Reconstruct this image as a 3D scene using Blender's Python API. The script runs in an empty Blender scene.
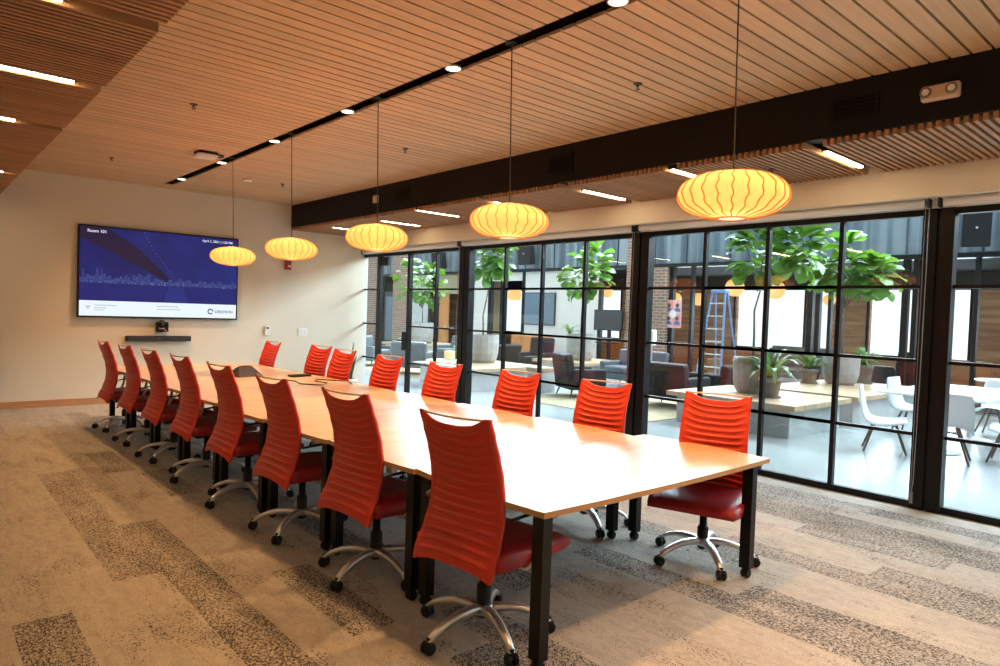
import bpy, bmesh, math, random
from mathutils import Vector, Matrix
rnd = random.Random(7)
R = math.radians
S = bpy.context.scene
COL = S.collection

# ------------------------------------------------------------------ camera
FPX, YAW, PIT, ROL, EYE = 674.5, 0.72363, -0.030405, -0.034601, 1.6
_fw = Vector((math.sin(YAW)*math.cos(PIT), math.cos(YAW)*math.cos(PIT), math.sin(PIT)))
_r = Vector((math.cos(YAW), -math.sin(YAW), 0)); _d = _fw.cross(_r)
CX = _r*math.cos(ROL)+_d*math.sin(ROL); CD = _d*math.cos(ROL)-_r*math.sin(ROL)
cam = bpy.data.objects.new('camera', bpy.data.cameras.new('camera'))
cam.data.sensor_width = 36; cam.data.lens = FPX*36/1000; cam.data.clip_end = 200
cam.matrix_world = Matrix(((CX.x, -CD.x, -_fw.x, 0), (CX.y, -CD.y, -_fw.y, 0), (CX.z, -CD.z, -_fw.z, EYE), (0, 0, 0, 1)))
COL.objects.link(cam); S.camera = cam
def px(p):                                     # where a point of the room falls in the picture
    q = Vector(p)-Vector((0, 0, EYE)); w = q.dot(_fw)
    return (500+FPX*q.dot(CX)/w, 333+FPX*q.dot(CD)/w) if w > .05 else (-9999, -9999)

# ------------------------------------------------------------------ light and exposure
S.view_settings.view_transform = 'Standard'; S.view_settings.look = 'None'
S.view_settings.exposure = 0.0; S.view_settings.gamma = 1.0; S.view_settings.use_curve_mapping = False
W = bpy.data.worlds.new('sky'); S.world = W; W.use_nodes = True
W.node_tree.nodes['Background'].inputs[0].default_value = (.86, .94, 1, 1)
W.node_tree.nodes['Background'].inputs[1].default_value = 1.6
def area(name, loc, size, energy, color, direction):
    L = bpy.data.lights.new(name, 'AREA'); L.shape = 'RECTANGLE'; L.size, L.size_y = size
    L.energy = energy; L.color = color
    o = bpy.data.objects.new(name, L); COL.objects.link(o); o.location = loc
    o.rotation_euler = Vector(direction).to_track_quat('-Z', 'Y').to_euler()
    return o
DAY = (.69, .87, 1.0)
area('clerestory_daylight', (14.6, 9.0, 5.9), (27, 2.4), 7000, DAY, (-1, 0, -.30))
area('skylight_daylight', (10.8, 9.0, 7.1), (5.5, 25), 200, DAY, (0, 0, -1))
area('lounge_window_daylight', (19.85, 9.0, 1.75), (9, 1.6), 380, DAY, (-1, 0, 0))

# ------------------------------------------------------------------ mesh helpers
class MB:
    def __init__(s): s.v = []; s.f = []
    def add(s, v, f):
        n = len(s.v); s.v += [tuple(p) for p in v]; s.f += [tuple(i+n for i in q) for q in f]; return s
    def box(s, x0, y0, z0, x1, y1, z1):
        return s.add([(x0,y0,z0),(x1,y0,z0),(x1,y1,z0),(x0,y1,z0),(x0,y0,z1),(x1,y0,z1),(x1,y1,z1),(x0,y1,z1)],
                     [(0,3,2,1),(4,5,6,7),(0,1,5,4),(1,2,6,5),(2,3,7,6),(3,0,4,7)])
    def rbox(s, x0, y0, z0, x1, y1, z1, r=.02, seg=3):
        bm = bmesh.new(); bmesh.ops.create_cube(bm, size=1)
        for v in bm.verts:
            v.co = ((x0+x1)/2+v.co.x*(x1-x0), (y0+y1)/2+v.co.y*(y1-y0), (z0+z1)/2+v.co.z*(z1-z0))
        r = min(r, .499*min(abs(x1-x0), abs(y1-y0), abs(z1-z0)))
        bmesh.ops.bevel(bm, geom=list(bm.edges), offset=r, segments=seg, profile=.5, affect='EDGES')
        bm.verts.index_update()
        s.add([v.co[:] for v in bm.verts], [[v.index for v in f.verts] for f in bm.faces]); bm.free(); return s
    def tube(s, pts, rad, n=10, flat=1.0, caps=True, closed=False):
        pts = [Vector(p) for p in pts]; m = len(pts)
        rad = rad if isinstance(rad, (list, tuple)) else [rad]*m
        V = []; up = None
        for i, p in enumerate(pts):
            t = ((pts[(i+1) % m]-pts[i-1]) if closed else (pts[min(i+1, m-1)]-pts[max(i-1, 0)])).normalized()
            if up is None: up = Vector((0,0,1)) if abs(t.z) < .9 else Vector((1,0,0))
            a = t.cross(up); a = a.normalized() if a.length > 1e-6 else Vector((0,1,0)); b = a.cross(t).normalized(); up = b
            for k in range(n):
                q = 2*math.pi*k/n; V.append(p+a*math.cos(q)*rad[i]+b*math.sin(q)*rad[i]*flat)
        F = []
        for i in range(m if closed else m-1):
            for k in range(n):
                j = (i+1) % m
                F.append((i*n+k, i*n+(k+1) % n, j*n+(k+1) % n, j*n+k))
        if caps and not closed: F += [tuple(range(n))[::-1], tuple((m-1)*n+k for k in range(n))]
        return s.add(V, F)
    def cyl(s, p0, p1, r, n=16, r2=None): return s.tube([p0, p1], [r, r if r2 is None else r2], n)
    def lathe(s, prof, n=24, c=(0,0,0), cap=True, rad=None):
        V = []; F = []
        for i, (r, z) in enumerate(prof):
            for k in range(n):
                q = 2*math.pi*k/n; rr = r*(rad(k, n) if rad else 1); V.append((c[0]+rr*math.cos(q), c[1]+rr*math.sin(q), c[2]+z))
        for i in range(len(prof)-1):
            for k in range(n): F.append((i*n+k, i*n+(k+1) % n, (i+1)*n+(k+1) % n, (i+1)*n+k))
        if cap: F += [tuple(range(n))[::-1], tuple((len(prof)-1)*n+k for k in range(n))]
        return s.add(V, F)
    def prism(s, poly, z0, z1):
        n = len(poly)
        return s.add([(x,y,z0) for x,y in poly]+[(x,y,z1) for x,y in poly],
                     [tuple(range(n))[::-1], tuple(range(n, 2*n))]+[(i,(i+1) % n,(i+1) % n+n,i+n) for i in range(n)])
    def sphere(s, c, r, n=14, m=8, sz=1):
        return s.lathe([(max(r*math.sin(math.pi*i/m), 1e-4), -r*sz*math.cos(math.pi*i/m)) for i in range(m+1)], n, c)
    def xf(s, M):
        s.v = [tuple(M @ Vector(p)) for p in s.v]; return s
    def mesh(s, name, mat, smooth=False):
        me = bpy.data.meshes.new(name); me.from_pydata(s.v, [], s.f); me.materials.append(mat)
        if smooth: me.polygons.foreach_set('use_smooth', [True]*len(me.polygons))
        me.update(); return me
    def build(s, name, mat, parent=None, loc=(0,0,0), rot=(0,0,0), smooth=False):
        return link(name, s.mesh(name, mat, smooth), parent, loc, rot)
def link(name, me, parent=None, loc=(0,0,0), rot=(0,0,0), scale=None):
    o = bpy.data.objects.new(name, me); COL.objects.link(o); o.location = loc; o.rotation_euler = rot
    if scale: o.scale = scale
    if parent: o.parent = parent
    return o
def tag(o, label, cat, group=None):
    o['label'] = label; o['category'] = cat
    if group: o['group'] = group
    return o
def thing(name, label, cat, loc=(0,0,0), rz=0, group=None):
    return tag(link(name, None, None, loc, (0,0,rz)), label, cat, group)
def struct(o): o['kind'] = 'structure'; return o
KIDS = {}
def copy_tree(o, parent=None):
    c = o.copy(); COL.objects.link(c); c.parent = parent
    for ch in KIDS.get(o.name) or list(o.children): copy_tree(ch, c)
    return c
ORD = ['nearest', 'second from', 'third from', 'fourth from', 'fifth from', 'sixth from', 'seventh from', 'eighth from', 'ninth from', 'tenth from']

# ------------------------------------------------------------------ materials
def mat(name, col, rough=.6, metal=0, spec=.5, coat=0, emit=None, es=1):
    m = bpy.data.materials.new(name); m.use_nodes = True; b = m.node_tree.nodes['Principled BSDF']
    b.inputs['Base Color'].default_value = (*col, 1); b.inputs['Roughness'].default_value = rough
    b.inputs['Metallic'].default_value = metal; b.inputs['Specular IOR Level'].default_value = spec
    b.inputs['Coat Weight'].default_value = coat
    if emit: b.inputs['Emission Color'].default_value = (*emit, 1); b.inputs['Emission Strength'].default_value = es
    return m
class N:
    def __init__(s, m): s.t = m.node_tree; s.b = s.t.nodes['Principled BSDF']
    def n(s, ty, **kw):
        x = s.t.nodes.new(ty)
        for k, v in kw.items(): setattr(x, k, v)
        return x
    def l(s, a, b): s.t.links.new(a, b)
    def vec(s, scale, geo=True, rot=(0,0,0)):
        mp = s.n('ShaderNodeMapping'); mp.inputs['Scale'].default_value = scale; mp.inputs['Rotation'].default_value = rot
        s.l(s.n('ShaderNodeNewGeometry').outputs['Position'] if geo else s.n('ShaderNodeTexCoord').outputs['Object'], mp.inputs['Vector'])
        return mp.outputs[0]
    def noise(s, vec, scale=1, detail=4, dist=0, rough=.5):
        x = s.n('ShaderNodeTexNoise'); x.inputs['Scale'].default_value = scale; x.inputs['Detail'].default_value = detail
        x.inputs['Distortion'].default_value = dist; x.inputs['Roughness'].default_value = rough
        s.l(vec, x.inputs['Vector']); return x.outputs['Fac']
    def ramp(s, fac, stops):
        x = s.n('ShaderNodeValToRGB'); e = x.color_ramp.elements
        while len(e) < len(stops): e.new(.5)
        for i, (p, c) in enumerate(stops): e[i].position = p; e[i].color = (*c, 1) if len(c) == 3 else c
        s.l(fac, x.inputs[0]); return x.outputs[0]
    def math(s, op, a, b):
        x = s.n('ShaderNodeMath', operation=op)
        for i, q in enumerate((a, b)):
            if isinstance(q, (int, float)): x.inputs[i].default_value = q
            else: s.l(q, x.inputs[i])
        return x.outputs[0]
    def mix(s, f, a, b, mode='MIX'):
        x = s.n('ShaderNodeMix', data_type='RGBA', blend_type=mode)
        for i, q in ((0, f), (6, a), (7, b)):
            if isinstance(q, (int, float)): x.inputs[i].default_value = q
            elif isinstance(q, tuple): x.inputs[i].default_value = (*q, 1)
            else: s.l(q, x.inputs[i])
        return x.outputs[2]
    def rand(s): return s.n('ShaderNodeObjectInfo').outputs['Random']
    def bump(s, h, d=.01, st=.5):
        x = s.n('ShaderNodeBump'); x.inputs['Distance'].default_value = d; x.inputs['Strength'].default_value = st
        s.l(h, x.inputs['Height']); s.l(x.outputs[0], s.b.inputs['Normal'])
    def color(s, c): s.l(c, s.b.inputs['Base Color'])
def wood(name, c1, c2, scale, rough=.5, coat=0, spec=.5, vary=.25, dark=None):
    m = mat(name, c1, rough, coat=coat, spec=spec); n = N(m)
    f = n.noise(n.vec(scale), 1, 6, .6, .6)
    c = n.ramp(f, [(.3, c1), (.7, c2)])
    v = n.math('ADD', n.math('MULTIPLY', n.rand(), vary), 1-vary/2)
    n.color(n.mix(1, c, n_gray(n, v), 'MULTIPLY')); return m
def n_gray(n, v):
    x = n.n('ShaderNodeCombineColor'); [n.l(v, x.inputs[i]) for i in range(3)]; return x.outputs[0]
def mottled(name, c1, c2, scale=3, rough=.6, bump=0, metal=0, spec=.5, coat=0, fine=None):
    m = mat(name, c1, rough, metal, spec, coat); n = N(m); f = n.noise(n.vec((scale,)*3), 1, 5)
    n.color(n.ramp(f, [(.35, c1), (.65, c2)]))
    if bump: n.bump(n.noise(n.vec((fine or scale*20,)*3), 1, 3), .004, bump)
    return m
M = {}
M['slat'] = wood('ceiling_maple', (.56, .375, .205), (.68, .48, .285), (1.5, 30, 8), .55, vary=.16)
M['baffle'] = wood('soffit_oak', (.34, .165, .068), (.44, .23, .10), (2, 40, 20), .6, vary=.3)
M['plenum'] = mat('plenum_black', (.008, .007, .006), .9, spec=.1)
M['beam'] = mottled('beam_black', (.0045, .004, .004), (.006, .005, .005), 2, .6, spec=.25)
M['wall'] = mottled('wall_paint', (.70, .645, .525), (.73, .675, .555), 1.5, .75, .15, fine=90)
M['base'] = wood('baseboard_wood', (.42, .20, .09), (.52, .27, .13), (3, 3, 20), .45)
M['black'] = mat('black_steel', (.0045, .0045, .005), .4, spec=.3)
M['blackmatte'] = mat('black_plastic', (.008, .008, .009), .5, spec=.35)
M['charcoal'] = mat('charcoal_plastic', (.03, .03, .032), .5)
M['white'] = mat('white_plastic', (.80, .79, .76), .4)
M['offwhite'] = mat('ivory_plastic', (.66, .50, .38), .45)
M['silver'] = mat('brushed_aluminium', (.74, .73, .71), .42, .9)
M['bronze'] = mat('champagne_metal', (.70, .58, .46), .45, .2)
M['steel'] = mat('galvanised_cable', (.3, .29, .28), .35, 1)
M['bulb'] = mat('light_diffuser', (.9, .9, .85), .5, emit=(1, .72, .42), es=44)
M['bulb2'] = mat('spot_lens', (.9, .9, .85), .5, emit=(1, .80, .52), es=14)
def leather(name, c1, c2, rough):
    m = mat(name, c1, rough); n = N(m)
    n.color(n.ramp(n.noise(n.vec((6,6,6), False), 1, 3), [(.35, c1), (.65, c2)]))
    n.bump(n.noise(n.vec((350,350,350), False), 1, 2), .0012, .25); return m
M['red'] = leather('red_orange_vinyl', (.56, .034, .012), (.60, .040, .015), .42)
M['maroon'] = leather('maroon_leather', (.30, .012, .020), (.34, .015, .024), .45)
M['top'] = wood('table_veneer', (.61, .42, .26), (.72, .53, .355), (2.2, 26, 1), .27, spec=.6, vary=.06)
M['topedge'] = mat('table_edge', (.50, .27, .10), .4)
M['concrete'] = mottled('concrete', (.40, .41, .40), (.52, .53, .52), 2.2, .6, .3, fine=40)
M['concfloor'] = mottled('polished_concrete', (.36, .385, .385), (.43, .455, .45), .7, .18, spec=.5)
M['benchwood'] = wood('bench_wood', (.40, .28, .165), (.52, .38, .235), (3, 20, 3), .4)
M['planter'] = mottled('grey_planter', (.27, .265, .25), (.34, .33, .31), 6, .7)
M['soil'] = mat('soil', (.05, .035, .025), .9)
M['clay'] = mottled('brown_grey_pot', (.17, .145, .125), (.23, .20, .17), 5, .6)
M['bark'] = mottled('bark', (.14, .11, .085), (.20, .165, .13), 14, .8)
M['dkgrey'] = leather('charcoal_upholstery', (.020, .019, .021), (.028, .026, .028), .6)
M['dkgrey'].node_tree.nodes['Principled BSDF'].inputs['Specular IOR Level'].default_value = .15
M['grey'] = leather('grey_upholstery', (.075, .088, .10), (.095, .11, .125), .5)
M['tan'] = leather('tan_leather', (.50, .20, .06), (.58, .25, .085), .42)
M['rug'] = mottled('tan_rug', (.38, .30, .18), (.45, .36, .22), 5, .9, .4, fine=120)
M['darkwood'] = wood('walnut_legs', (.09, .055, .035), (.14, .085, .055), (30, 30, 4), .5)
M['shell'] = mat('white_shell', (.66, .68, .68), .35)
M['laddr'] = mat('blue_fibreglass', (.17, .33, .60), .45)
M['alu'] = mat('ladder_aluminium', (.62, .62, .62), .35, .7)
M['whitewall'] = mottled('atrium_white_wall', (.62, .60, .57), (.66, .64, .61), 1, .7)
M['screenoff'] = mat('dark_screen', (.010, .012, .014), .15)
M['bluescreen'] = mat('blue_grey_panel', (.11, .16, .21), .25)
M['pale'] = mat('pale_wood', (.70, .52, .30), .5)
M['rooftop'] = mat('atrium_roof_paint', (.7, .72, .74), .8)
def leafmat(name, c1, c2, rough=.35):
    m = mat(name, c1, rough); n = N(m); t = n.rand()
    c = n.mix(t, c1, c2); n.color(c)
    n.b.inputs['Transmission Weight'].default_value = 0
    tr = n.n('ShaderNodeBsdfTranslucent'); n.l(n.mix(.4, c, (.20, .36, .03)), tr.inputs[0])
    mx = n.n('ShaderNodeMixShader'); mx.inputs[0].default_value = .35
    n.l(n.b.outputs[0], mx.inputs[1]); n.l(tr.outputs[0], mx.inputs[2])
    n.l(mx.outputs[0], n.t.nodes['Material Output'].inputs[0]); return m
M['ficus'] = leafmat('fig_leaf', (.045, .15, .015), (.14, .29, .035))
M['spider'] = leafmat('arching_leaf', (.05, .12, .03), (.20, .28, .13))
M['snake'] = leafmat('snake_leaf', (.035, .075, .02), (.13, .16, .045))
def glassmat():
    m = bpy.data.materials.new('clear_glass'); m.use_nodes = True; t = m.node_tree; t.nodes.clear()
    o = t.nodes.new('ShaderNodeOutputMaterial'); mx = t.nodes.new('ShaderNodeMixShader'); fr = t.nodes.new('ShaderNodeLayerWeight')
    tr = t.nodes.new('ShaderNodeBsdfTransparent'); gl = t.nodes.new('ShaderNodeBsdfGlossy')
    fr.inputs[0].default_value = .5; gl.inputs['Roughness'].default_value = 0; tr.inputs[0].default_value = (.97, .985, .98, 1)
    pw = t.nodes.new('ShaderNodeMath'); pw.operation = 'POWER'; pw.inputs[1].default_value = 5; t.links.new(fr.outputs['Facing'], pw.inputs[0])
    ml = t.nodes.new('ShaderNodeMath'); ml.operation = 'MULTIPLY_ADD'; ml.inputs[1].default_value = .5; ml.inputs[2].default_value = .028; t.links.new(pw.outputs[0], ml.inputs[0])
    t.links.new(ml.outputs[0], mx.inputs[0]); t.links.new(tr.outputs[0], mx.inputs[1]); t.links.new(gl.outputs[0], mx.inputs[2])
    t.links.new(mx.outputs[0], o.inputs[0]); return m
M['glass'] = glassmat()
def shademat():
    m = mat('pleated_lamp_shade', (.95, .62, .22), .7); n = N(m)
    tr = n.n('ShaderNodeBsdfTranslucent'); c = n.ramp(n.noise(n.vec((9,9,3), False), 1, 3), [(.3, (.96, .61, .29)), (.7, (.98, .68, .35))])
    n.l(c, tr.inputs[0]); n.color(c)
    mx = n.n('ShaderNodeMixShader'); mx.inputs[0].default_value = .65
    n.l(n.b.outputs[0], mx.inputs[1]); n.l(tr.outputs[0], mx.inputs[2]); n.l(mx.outputs[0], n.t.nodes['Material Output'].inputs[0]); return m
M['shade'] = shademat()
M['diff'] = mat('lamp_diffuser', (.9, .85, .75), .5, emit=(1, .84, .62), es=.75)
M['rib'] = mat('shade_rib', (.62, .22, .05), .7, emit=(1, .30, .05), es=.12)
M['lantern'] = mat('paper_lantern', (.95, .6, .25), .7, emit=(1, .52, .16), es=.95)
def carpet(name, dense):
    m = mat(name, (.4, .33, .25), .95, spec=.1); n = N(m)
    str_ = n.noise(n.vec((24, 3.2, 1)), 1, 6, .9, .72)
    base = n.ramp(str_, [(.32, (.29, .255, .21)), (.5, (.41, .38, .335)), (.7, (.51, .48, .43))])
    blot = n.noise(n.vec((16, 9, 1)), 1, 5, 1.2, .7)
    base = n.mix(.5, base, n.ramp(blot, [(.35, (.235, .21, .175)), (.65, (.53, .495, .445))]))
    fib = n.noise(n.vec((210, 160, 1)), 1, 2)
    base = n.mix(.40, base, n.ramp(fib, [(.32, (.16, .13, .105)), (.62, (.59, .55, .495))]))
    sp = n.noise(n.vec((105, 66, 1)), 1, 2, 1.0, .55)
    patch = n.noise(n.vec((5.0, 1.6, 1)), 1, 3)
    if dense: thr = n.math('ADD', n.math('MULTIPLY', patch, -.24), .590)
    else: thr = n.math('ADD', n.math('MULTIPLY', patch, -.66), .945)
    thr = n.math('ADD', thr, n.math('MULTIPLY', n.rand(), .04))
    k = n.ramp(n.math('SUBTRACT', sp, thr), [(0, (0,0,0)), (.06, (1,1,1))])
    c = n.mix(n.math('MULTIPLY', k, .92), base, (.045, .040, .040))
    v = n.math('ADD', n.math('MULTIPLY', n.rand(), .10), .95)
    n.color(n.mix(1, c, n_gray(n, v), 'MULTIPLY'))
    n.bump(fib, .004, .6); return m
M['carpet'] = carpet('carpet_plain', False); M['carpetd'] = carpet('carpet_speckled', True)
def metalband():
    m = mat('corrugated_zinc', (.2, .25, .29), .5, .35); n = N(m)
    f = n.noise(n.vec((1, 3.2, .15)), 1, 3)
    n.color(n.ramp(f, [(.38, (.06, .085, .11)), (.5, (.13, .165, .195)), (.62, (.22, .255, .28))])); return m
M['zinc'] = metalband()
def brickmat():
    m = mat('brick', (.3, .15, .1), .85); n = N(m); b = n.n('ShaderNodeTexBrick')
    tc = n.n('ShaderNodeNewGeometry'); sx = n.n('ShaderNodeSeparateXYZ'); cb = n.n('ShaderNodeCombineXYZ')
    n.l(tc.outputs['Position'], sx.inputs[0]); n.l(n.math('ADD', sx.outputs[0], sx.outputs[1]), cb.inputs[0]); n.l(sx.outputs[2], cb.inputs[1])
    n.l(cb.outputs[0], b.inputs['Vector']); b.inputs['Scale'].default_value = 1
    b.inputs['Brick Width'].default_value = .23; b.inputs['Row Height'].default_value = .08; b.inputs['Mortar Size'].default_value = .009
    b.inputs['Color1'].default_value = (.30, .16, .11, 1); b.inputs['Color2'].default_value = (.20, .11, .08, 1); b.inputs['Mortar'].default_value = (.42, .36, .31, 1)
    n.color(b.outputs[0]); return m
M['brick'] = brickmat()
def plankwall():
    m = mat('cedar_boards', (.4, .2, .1), .6); n = N(m)
    w = n.n('ShaderNodeTexWave', wave_type='BANDS', bands_direction='Z'); w.inputs['Scale'].default_value = .9; w.inputs['Distortion'].default_value = 0
    n.l(n.vec((1,1,1)), w.inputs['Vector'])
    f = n.noise(n.vec((.4, .4, 7)), 1, 3)
    n.color(n.ramp(f, [(.35, (.42, .19, .09)), (.5, (.64, .33, .165)), (.65, (.80, .47, .26))])); return m
M['cedar'] = plankwall()

# ================================================================== THE ROOM
X0, X1, Y0, Y1 = -1.7, 6.74, -2.2, 11.66
ZC, ZS = 3.389, 2.95            # main slat ceiling, soffit slats
# ---- floor: backing slab plus carpet planks laid along the room
fl = struct(MB().box(X0, Y0, -.12, X1+.06, Y1, -.008).build('floor', M['carpet']))
pm = {k: MB().box(-.1249, -.4998, -.008, .1249, .4998, 0).mesh('carpet_plank', M[k]) for k in ('carpet', 'carpetd')}
prn = random.Random(3)
dense_cols = {}
def is_dense(x, y, c):
    if 1.1 < x < 1.4 and 2.6 < y < 8.2: return prn.random() < .85
    if .35 < x < .65 and 3.0 < y < 4.3: return True
    if .9 < x < 2.4 and 1.8 < y < 3.2: return prn.random() < .6
    if 3.6 < x < 3.95 and y < 2.2: return True
    if 4.35 < x < 4.7 and 1 < y < 3: return True
    if 5.3 < x < 5.95: return prn.random() < .6
    if 6.1 < x < 6.45: return prn.random() < .75
    return prn.random() < .24
rest = MB(); cand = []
c = 0; x = .145-.25*8
while x < X1+.05:
    off = prn.random()
    y = Y0-1+off
    while y < Y1:
        cx, cy = x+.125, y+.5
        y0, y1 = max(y, Y0), min(y+1, Y1)
        if y1-y0 > .02 and x > X0 and x+.25 < X1+.07:
            vis = any(-40 < px((cx+dx, yy, 0))[0] < 1040 and px((cx+dx, yy, 0))[1] < 720 for dx in (-.12, .12) for yy in (y0+.01, (y0+y1)/2, y1-.01))
            if vis and y1-y0 > .97: cand.append((cx, cy, is_dense(cx, cy, c)))
            else: rest.box(x+.0005, y0+.0015, -.008, x+.2495, y1-.0015, 0)
        y += 1
    x += .25; c += 1
cand.sort(key=lambda q: q[0]**2+q[1]**2)
for i, (cx, cy, dn) in enumerate(cand):
    if i < 298: link('carpet_plank', pm['carpetd' if dn else 'carpet'], fl, (cx, cy, 0))
    else: rest.box(cx-.1245, cy-.4985, -.008, cx+.1245, cy+.4985, 0)
o = rest.build('carpet_planks', M['carpet'], fl); o['kind'] = 'stuff'
# ---- walls
struct(MB().box(X0-.2, Y1, 0, X1-.02, Y1+.25, 3.6).build('wall_far', M['wall']))
struct(MB().box(X0-.2, Y0-.2, 0, X0, Y1, 3.6).build('wall_left', M['wall']))
struct(MB().box(X0, Y0-.2, 0, X1+.3, Y0, 3.6).build('wall_back', M['wall']))
struct(MB().box(X0, Y1-.018, 0, X1-.04, Y1, .10).build('baseboard_far', M['base']))
struct(MB().box(X0, Y0, 0, X0+.018, Y1-.02, .10).build('baseboard_left', M['base']))
# bulkhead over the glass
struct(MB().box(6.46, Y0, 2.70, 6.95, Y1, 3.6).build('wall_right', M['wall']))
struct(MB().box(6.66, Y0, 2.63, 6.95, Y1, 2.70).build('trim_1', M['wall']))
# ---- main ceiling with its slats
ce = struct(MB().box(X0, Y0, 3.47, 6.46, Y1, 3.6).build('ceiling', M['plenum']))
sl = MB().box(.95, -.0515, ZC, 2.965, .0515, ZC+.022).mesh('slat', M['slat'])
sr = MB().box(3.10, -.0515, ZC, 5.20, .0515, ZC+.022).mesh('slat', M['slat'])
sn = MB().box(2.965, -.0515, ZC, 3.10, .0515, ZC+.022).mesh('slat', M['slat'])
k = 0; y = Y1-.056
while y > Y0+.05:
    link('slat', sl, ce, (0, y, 0)); link('slat', sr, ce, (0, y, 0))
    if y > 11.36: link('slat', sn, ce, (0, y, 0))
    y -= .12; k += 1
struct(MB().box(2.90, Y0, ZC+.075, 3.17, 11.4, ZC+.08).build('trim_2', M['black']))
# ---- soffits of narrow slats, left and right
cl = struct(MB().box(X0, Y0, 3.06, .93, Y1, 3.47).build('ceiling_left', M['plenum']))
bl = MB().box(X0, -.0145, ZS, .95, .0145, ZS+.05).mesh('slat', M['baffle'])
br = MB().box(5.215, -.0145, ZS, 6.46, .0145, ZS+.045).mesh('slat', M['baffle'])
cr = struct(MB().box(5.30, Y0, 3.06, 6.46, Y1, 3.10).build('ceiling_right', M['plenum']))
RL = [(10.62, 5.50), (9.12, 5.54), (7.72, 5.25), (6.35, 5.45), (4.98, 5.55), (3.65, 5.26), (2.36, 5.46), (1.0, 5.26), (-.4, 5.5)]
LL = [(10.7, -.1), (9.25, .1), (7.85, -.15), (6.48, -.07), (5.04, .09), (3.70, -.17), (2.3, .1), (.9, -.1), (-.5, .1)]
y = Y1-.03
while y > Y0+.03:
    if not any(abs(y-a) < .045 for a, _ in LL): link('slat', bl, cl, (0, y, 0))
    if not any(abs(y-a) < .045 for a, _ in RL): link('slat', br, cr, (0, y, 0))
    y -= .0535
# ---- dark beam box between ceiling and right soffit
struct(MB().box(5.20, Y0, 3.0, 5.32, Y1, 3.47).build('trim_3', M['beam']))

# ---- linear lights in the soffits
def linear(y, x0, L, label, grp):
    t = thing('linear_light', label, 'ceiling light', ((x0+L/2), y, ZS), 0, grp)
    MB().box(-L/2-.02, -.026, .012, L/2+.02, .026, .05).build('housing', M['blackmatte'], t)
    MB().box(-L/2, -.018, .001, L/2, .018, .012).build('diffuser', M['bulb'], t)
for i, (y, x0) in enumerate(RL): linear(y, x0, .70, 'slim linear light in the slat soffit beside the glass wall, %s the TV wall' % ORD[i], 'soffit lights by the glass wall')
for i, (y, x0) in enumerate(LL): linear(y, x0, .70, 'slim linear light in the dark slat soffit over the aisle, %s the TV wall' % ORD[i], 'soffit lights over the aisle')
# ---- recessed spots in the ceiling slot
for i, y in enumerate([10.6, 8.93, 7.28, 5.65, 4.06, 2.52, .95, -.6]):
    t = thing('slot_spotlight', 'round spotlight in the black ceiling slot, %s the TV wall' % ORD[i], 'spotlight', (3.035, y, ZC), 0, 'spotlights in the ceiling slot')
    MB().cyl((0,0,.012), (0,0,.074), .052, 20).build('housing', M['blackmatte'], t)
    MB().lathe([(.052,.0),(.062,.0),(.062,.012),(.052,.012)], 24, cap=False).build('rim', M['bronze'], t)
    MB().cyl((0,0,.002), (0,0,.012), .05, 20).build('lens', M['bulb2'], t)
    L = bpy.data.lights.new('spot_beam', 'SPOT'); L.energy = 230; L.color = (1, .53, .20); L.spot_size = R(118); L.spot_blend = .7; L.shadow_soft_size = .05
    lo = bpy.data.objects.new('spot_beam', L); COL.objects.link(lo); lo.parent = t; lo.location = (0, 0, -.01)

# ================================================================== GLASS WALL
def gwall(idx, ya, yb, muls, rails=(.65, 1.30, 1.955), last=None):
    w = struct(link('window_%d' % idx, None, None, (X1, 0, 0)))
    f = .025
    MB().box(-.03, ya, 0, .03, yb, .055).build('bottom_rail', M['black'], w)
    MB().box(-.04, ya, 2.575, .04, yb, 2.63).build('head_rail', M['black'], w)
    ys = [ya]+muls+[yb]
    for m in muls: MB().box(-.028, m-.02, .055, .028, m+.02, 2.575).build('mullion', M['black'], w)
    for i in range(len(ys)-1):
        a, b = ys[i]+(.02 if i else 0), ys[i+1]-(.02 if i+1 < len(ys)-1 else 0)
        for r in rails: MB().box(-.022, a, r-.015, .022, b, r+.015).build('glazing_bar', M['black'], w)
        zz = [.055]+[r for r in rails]+[2.575]
        for j in range(len(zz)-1):
            MB().box(-.003, a, zz[j]+(.015 if j else 0), .003, b, zz[j+1]-(.015 if j+1 < len(zz)-1 else 0)).build('pane', M['glass'], w)
    return w
def post(idx, ya, yb):
    t = struct(link('trim_%d' % idx, None, None, (X1, 0, 0)))
    m = (ya+yb)/2
    MB().box(-.06, ya, 0, .06, m-.012, 2.70).build('post_half', M['black'], t)
    MB().box(-.06, m+.012, 0, .06, yb, 2.70).build('post_half', M['black'], t)
    MB().box(-.035, m-.012, 0, .06, m+.012, 2.70).build('post_seam', M['blackmatte'], t)
gwall(1, 11.16, 11.658, [])
gwall(2, 8.60, 10.05, [9.28])
gwall(3, 5.17, 8.345, [7.54, 6.76, 5.965])
gwall(4, 2.02, 4.92, [4.185, 3.45, 2.715])
gwall(5, -.98, 1.78, [1.04, .30, -.40])
gwall(6, Y0, -1.22, [])
for i, (a, b) in enumerate([(8.345, 8.60), (4.92, 5.17), (1.78, 2.02), (-1.22, -.98)]): post(10+i, a, b)
MB_ = MB().box(-.035, 11.045, 0, .035, 11.16, 2.63); struct(MB_.build('trim_14', M['black'], None, (X1, 0, 0)))
struct(MB().box(-.035, 10.05, 0, .035, 10.13, 2.63).build('trim_15', M['black'], None, (X1, 0, 0)))
d = struct(link('door_1', None, None, (X1, 0, 0)))
MB().box(-.006, 10.14, .012, .006, 11.035, 2.56).build('pane', M['glass'], d)
MB().box(-.04, 10.13, 2.575, .04, 11.045, 2.63).build('head_rail', M['black'], d)
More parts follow.
